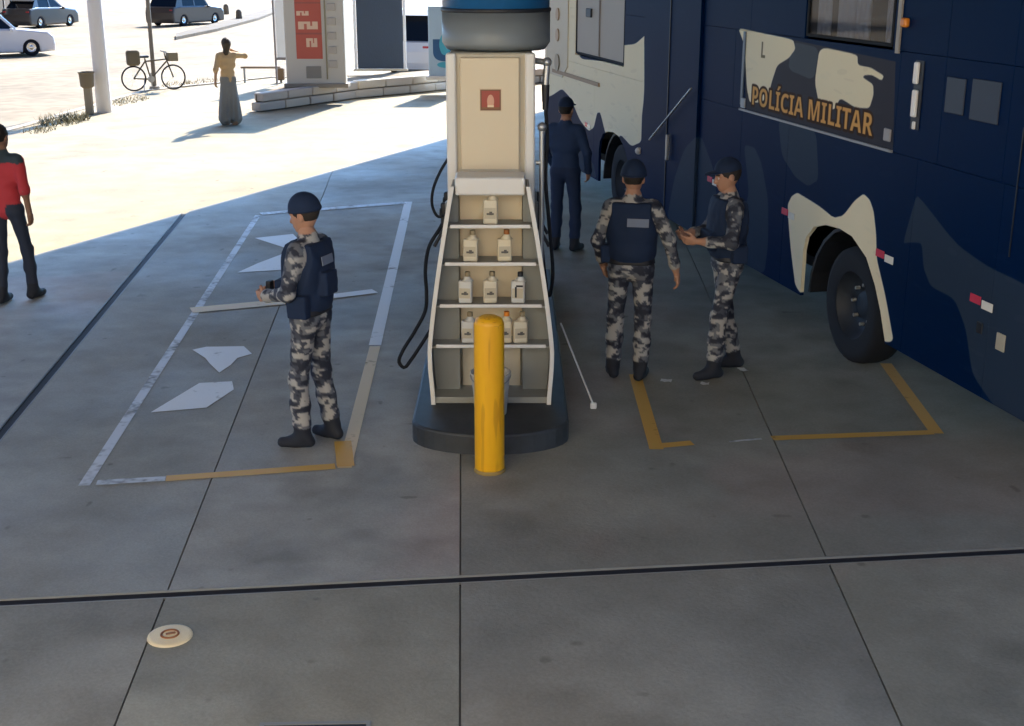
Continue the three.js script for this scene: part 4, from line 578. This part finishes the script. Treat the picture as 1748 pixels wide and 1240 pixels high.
// ---------- vehicles, bicycle, far buildings ----------
function car(o) {
  const t = thing(o.name || 'parked_car', o.label, o.category || 'car', o.pos, o.turn, o.group), L = o.len || 4.2, W = o.wid || 1.74, H = o.height || 1.48, h = L / 2, pm = new THREE.MeshPhysicalMaterial({ color: lin(...o.paint), roughness: 0.35, clearcoat: 0.7, clearcoatRoughness: 0.1 });
  const ws = [-h * 0.62, h * 0.64], R = 0.32, arches = (pts) => pts;
  const prof = [[-h, 0.38], [-h + 0.02, 0.25]]; for (const x of ws) for (let k = 0; k <= 8; k++) { const a = Math.PI - Math.PI * k / 8; prof.push([x + 0.38 * Math.cos(a), 0.22 + 0.42 * Math.sin(a)]); } prof.push([h - 0.02, 0.25], [h, 0.42], [h - 0.03, 0.66], [h - 0.18, 0.80], [h * 0.42, 0.93], [-h * 0.72, 0.98], [-h + 0.06, 0.92], [-h, 0.7]);
  part('body', mv(ext(prof, W - 0.16, 0.08), 0, 0, -(W - 0.16) / 2), pm, t);
  const b0 = 0.92, roof = [[h * 0.46, b0], [h * 0.10, H - 0.04], [-h * 0.1, H], [-h * 0.62, H - 0.03], [-h * 0.9, b0]], ext2 = (pts, w, bv) => { const g = ext(pts, w, bv), p = g.attributes.position; mv(g, 0, 0, -w / 2); for (let i = 0; i < p.count; i++) { const k = smooth(b0, H, p.getY(i)); p.setZ(i, p.getZ(i) * mix(1, 0.82, k)); } g.computeVertexNormals(); return g; };
  part('cabin', ext2(roof, W - 0.22, 0.05), M.glass, t);
  const rf = [[h * 0.13, H - 0.055], [h * 0.05, H - 0.01], [-h * 0.1, H + 0.03], [-h * 0.62, H], [-h * 0.74, H - 0.10], [-h * 0.6, H - 0.06], [-h * 0.1, H - 0.03]]; part('roof', ext2(rf, W - 0.19, 0.05), pm, t);
  for (const s of [-1, 1]) { const pil = [[[h * 0.47, b0], [h * 0.41, b0], [h * 0.06, H - 0.04], [h * 0.12, H - 0.04]], [[-h * 0.12, b0], [-h * 0.17, b0], [-h * 0.17, H - 0.02], [-h * 0.12, H - 0.02]], [[-h * 0.62, b0], [-h * 0.92, b0], [-h * 0.66, H - 0.03], [-h * 0.58, H - 0.03]]]; for (const q of pil) { const g = mv(ext(q, 0.02), 0, 0, -0.01), p = g.attributes.position; for (let i = 0; i < p.count; i++) { const k = smooth(b0, H, p.getY(i)); p.setZ(i, p.getZ(i) + s * ((W - 0.22) / 2 + 0.05) * mix(1, 0.835, k)); } g.computeVertexNormals(); part('pillar', g, pm, t); }
    part('mirror', rb(0.14, 0.12, 0.16, 0.04, h * 0.34, 0.98, s * (W / 2 + 0.06)), pm, t);
    part('headlight', rb(0.16, 0.13, 0.34, 0.05, h - 0.02, 0.68, s * (W / 2 - 0.26)), std([0.75, 0.76, 0.78], 0.1), t); part('tail_light', rb(0.10, 0.22, 0.22, 0.03, -h + 0.0, 0.78, s * (W / 2 - 0.18)), M.red, t);
    for (const x of ws) { const w = new THREE.Group(); w.name = 'wheel'; w.position.set(x, R, s * (W / 2 - 0.10)); t.add(w); part('tyre', lathe([[0.19, -0.09], [0.29, -0.1], [R, -0.06], [R, 0.06], [0.29, 0.1], [0.19, 0.09]], 24).rotateX(Math.PI / 2), M.rubber, w); part('rim', lathe([[0, 0.07], [0.05, 0.075], [0.08, 0.05], [0.16, 0.06], [0.2, 0.085], [0.2, -0.085], [0, -0.085]], 20).rotateX(Math.PI / 2), M.chrome, w); } }
  part('grille', rb(0.05, 0.16, 0.7, 0.02, h - 0.0, 0.56, 0), M.black, t); part('bumper', rb(0.14, 0.18, W - 0.1, 0.06, h, 0.36, 0), pm, t); part('bumper', rb(0.14, 0.2, W - 0.1, 0.06, -h, 0.40, 0), pm, t); part('underside', bx(L * 0.8, 0.1, W * 0.7, 0, 0.24, 0), M.black, t);
  return t;
}
const RL = -0.165;
const roadAt = (px, py) => { const p = at(px, py, RL); return [p.x, RL, p.z]; };
car({ label: 'white hatchback on the street beyond the thick pale pole', pos: [-19.7, RL, -49.6], turn: 0.55, paint: [0.8, 0.8, 0.8], len: 4.5, wid: 1.85, height: 1.75 });
car({ label: 'dark brown van parked across the street behind the thin post', pos: roadAt(318, 42), turn: 1.15, paint: [0.055, 0.045, 0.04], len: 4.4, wid: 1.9, height: 1.9, name: 'parked_van', category: 'van' });
car({ label: 'dark grey car parked in the shade beside the street houses', pos: roadAt(72, 46), turn: 1.3, paint: [0.05, 0.055, 0.06], height: 1.5 });
car({ label: 'white van standing behind the blue-grey banner', pos: [roadAt(735, 122)[0], RL, -43.5], turn: 1.25, paint: [0.80, 0.80, 0.80], height: 1.9, len: 4.4, name: 'parked_van', category: 'van' });
{ // bicycle leaning on the thin post
  const p = at(264, 152), t = thing('bicycle', 'dark bicycle leaning against the thin metal post', 'bicycle', [p.x + 0.05, -0.02, p.z + 0.20], 0.5), R = 0.33, m = std([0.09, 0.075, 0.05], 0.5);
  for (const x of [-0.52, 0.52]) { const w = new THREE.Group(); w.name = 'wheel'; w.position.set(x, R, 0); t.add(w); part('tyre', new THREE.TorusGeometry(R - 0.02, 0.022, 8, 36), M.rubber, w); const sp = []; for (let k = 0; k < 10; k++) { const a = k * Math.PI / 5; sp.push(bar(V(0, 0, 0), V((R - 0.03) * Math.cos(a), (R - 0.03) * Math.sin(a), 0), 0.003, 4)); } part('spokes', sp, M.steel, w); }
  part('frame', [[[-0.52, R], [-0.18, 0.78]], [[-0.52, R], [-0.08, 0.30]], [[-0.08, 0.30], [-0.2, 0.84]], [[-0.08, 0.30], [0.36, 0.74]], [[-0.18, 0.76], [0.35, 0.80]], [[0.34, 0.88], [0.52, R]]].map(([a, b]) => bar(V(a[0], a[1], 0), V(b[0], b[1], 0), 0.02)), m, t);
  part('saddle', rb(0.26, 0.06, 0.14, 0.03, -0.22, 0.88, 0), M.black, t); part('handlebar', [bar(V(0.34, 0.86, 0), V(0.32, 1.0, 0), 0.016), bar(V(0.30, 1.0, -0.28), V(0.30, 1.0, 0.28), 0.015)], m, t); part('basket', rb(0.26, 0.22, 0.30, 0.02, 0.52, 0.86, 0), std([0.20, 0.17, 0.11], 0.8), t); part('crank', [cy(0.09, 0.09, 0.015, 0, 0, 0, 18).rotateX(Math.PI / 2).translate(-0.08, 0.30, 0.04), bx(0.03, 0.34, 0.02, -0.08, 0.30, 0.06)], M.steel, t);
  part('stand', [bar(V(-0.25, 0.32, 0.02), V(-0.32, 0.0, 0.16), 0.012)], M.steel, t); part('bag', rb(0.34, 0.40, 0.26, 0.08, -0.5, 0.86, 0.0), std([0.16, 0.13, 0.08], 0.9), t);
}
// houses across the street; the faces towards the forecourt are in their own shade
function house(label, x, z, turn, w, d, h, wall, trim, doors) {
  const t = thing('street_house', label, 'house', [x, RL, z], turn, 'houses across the street');
  part('wall', bx(w, h, d, 0, h / 2, 0), std(wall, 0.9, { map: repeated(concreteTex, 4) }), t);
  part('roof', bx(w + 0.5, 0.25, d + 0.5, 0, h + 0.12, 0), std(trim, 0.8), t); part('plinth', bx(w + 0.06, 0.5, d + 0.06, 0, 0.25, 0), std(trim, 0.9), t);
  const face = (u, y, ww, hh, side) => { const g = (k, a, b, c) => (side ? bx(c, b, a, w / 2 + k, y + hh / 2, u) : bx(a, b, c, u, y + hh / 2, d / 2 + k)); return g; };
  for (const [kind, u, y, ww, hh, side] of doors) { const g = face(u, y, ww, hh, side), o = part(kind, g(0.03, ww, hh, 0.06), kind === 'window' ? M.glass : std(kind === 'shutter' ? [0.30, 0.31, 0.32] : [0.06, 0.05, 0.05], 0.6), t); part('frame', side ? [bx(0.1, hh + 0.16, 0.08, w / 2 + 0.05, y + hh / 2, u - ww / 2 - 0.04), bx(0.1, hh + 0.16, 0.08, w / 2 + 0.05, y + hh / 2, u + ww / 2 + 0.04), bx(0.1, 0.08, ww, w / 2 + 0.05, y + hh + 0.04, u)] : [bx(0.08, hh + 0.16, 0.1, u - ww / 2 - 0.04, y + hh / 2, d / 2 + 0.05), bx(0.08, hh + 0.16, 0.1, u + ww / 2 + 0.04, y + hh / 2, d / 2 + 0.05), bx(ww, 0.08, 0.1, u, y + hh + 0.04, d / 2 + 0.05)], std([0.5, 0.47, 0.42], 0.8), o); }
  return t;
}
house('brown shopfront house behind the white hatchback', -32.2, -67.5, 0.12, 11, 9, 5, [0.34, 0.24, 0.17], [0.20, 0.17, 0.15], [['door', -3.5, 0.02, 1.6, 2.6, 0], ['window', -0.8, 0.7, 2.0, 1.8, 0], ['shutter', 2.6, 0.02, 2.6, 2.8, 0], ['window', -2, 0.8, 1.8, 1.7, 1], ['door', 1.5, 0.02, 1.5, 2.5, 1]]);
house('dark grey shopfront house farther along the street', -35.2, -82, 0.2, 11, 13, 5.5, [0.15, 0.15, 0.18], [0.12, 0.11, 0.12], [['window', 2.4, 0.7, 2.4, 1.9, 0], ['shutter', -3, 0.02, 3.0, 2.8, 1], ['window', 1.2, 0.8, 2.2, 1.9, 1], ['door', 4.2, 0.02, 1.5, 2.6, 1]]);
// low kerbed island in the middle of the street
{ const P = [[300, 62], [370, 48], [440, 30], [500, 8], [500, 2], [430, 22], [360, 40], [300, 56]].map((p) => at(...p)); const o = structure('street_island', flat(P.map((p) => [p.x, p.z]), RL + 0.14, 0.15), std([0.40, 0.35, 0.27], 0.9, { map: repeated(roadTex, 5) })); }
for (const [px, py, w] of [[408, 33, 'at the bend of the street island'], [386, 22, 'behind the street island']]) { const p = at(px, py, RL + 0.1), t = thing('street_bollard', `short dark concrete bollard ${w}`, 'bollard', [p.x, RL + 0.02, p.z], 0, 'street bollards'); part('stub', lathe([[0, 0], [0.2, 0], [0.17, 0.5], [0.12, 0.62], [0, 0.65]], 16), std([0.22, 0.19, 0.14], 0.9), t); }
renderer.render(scene, camera);
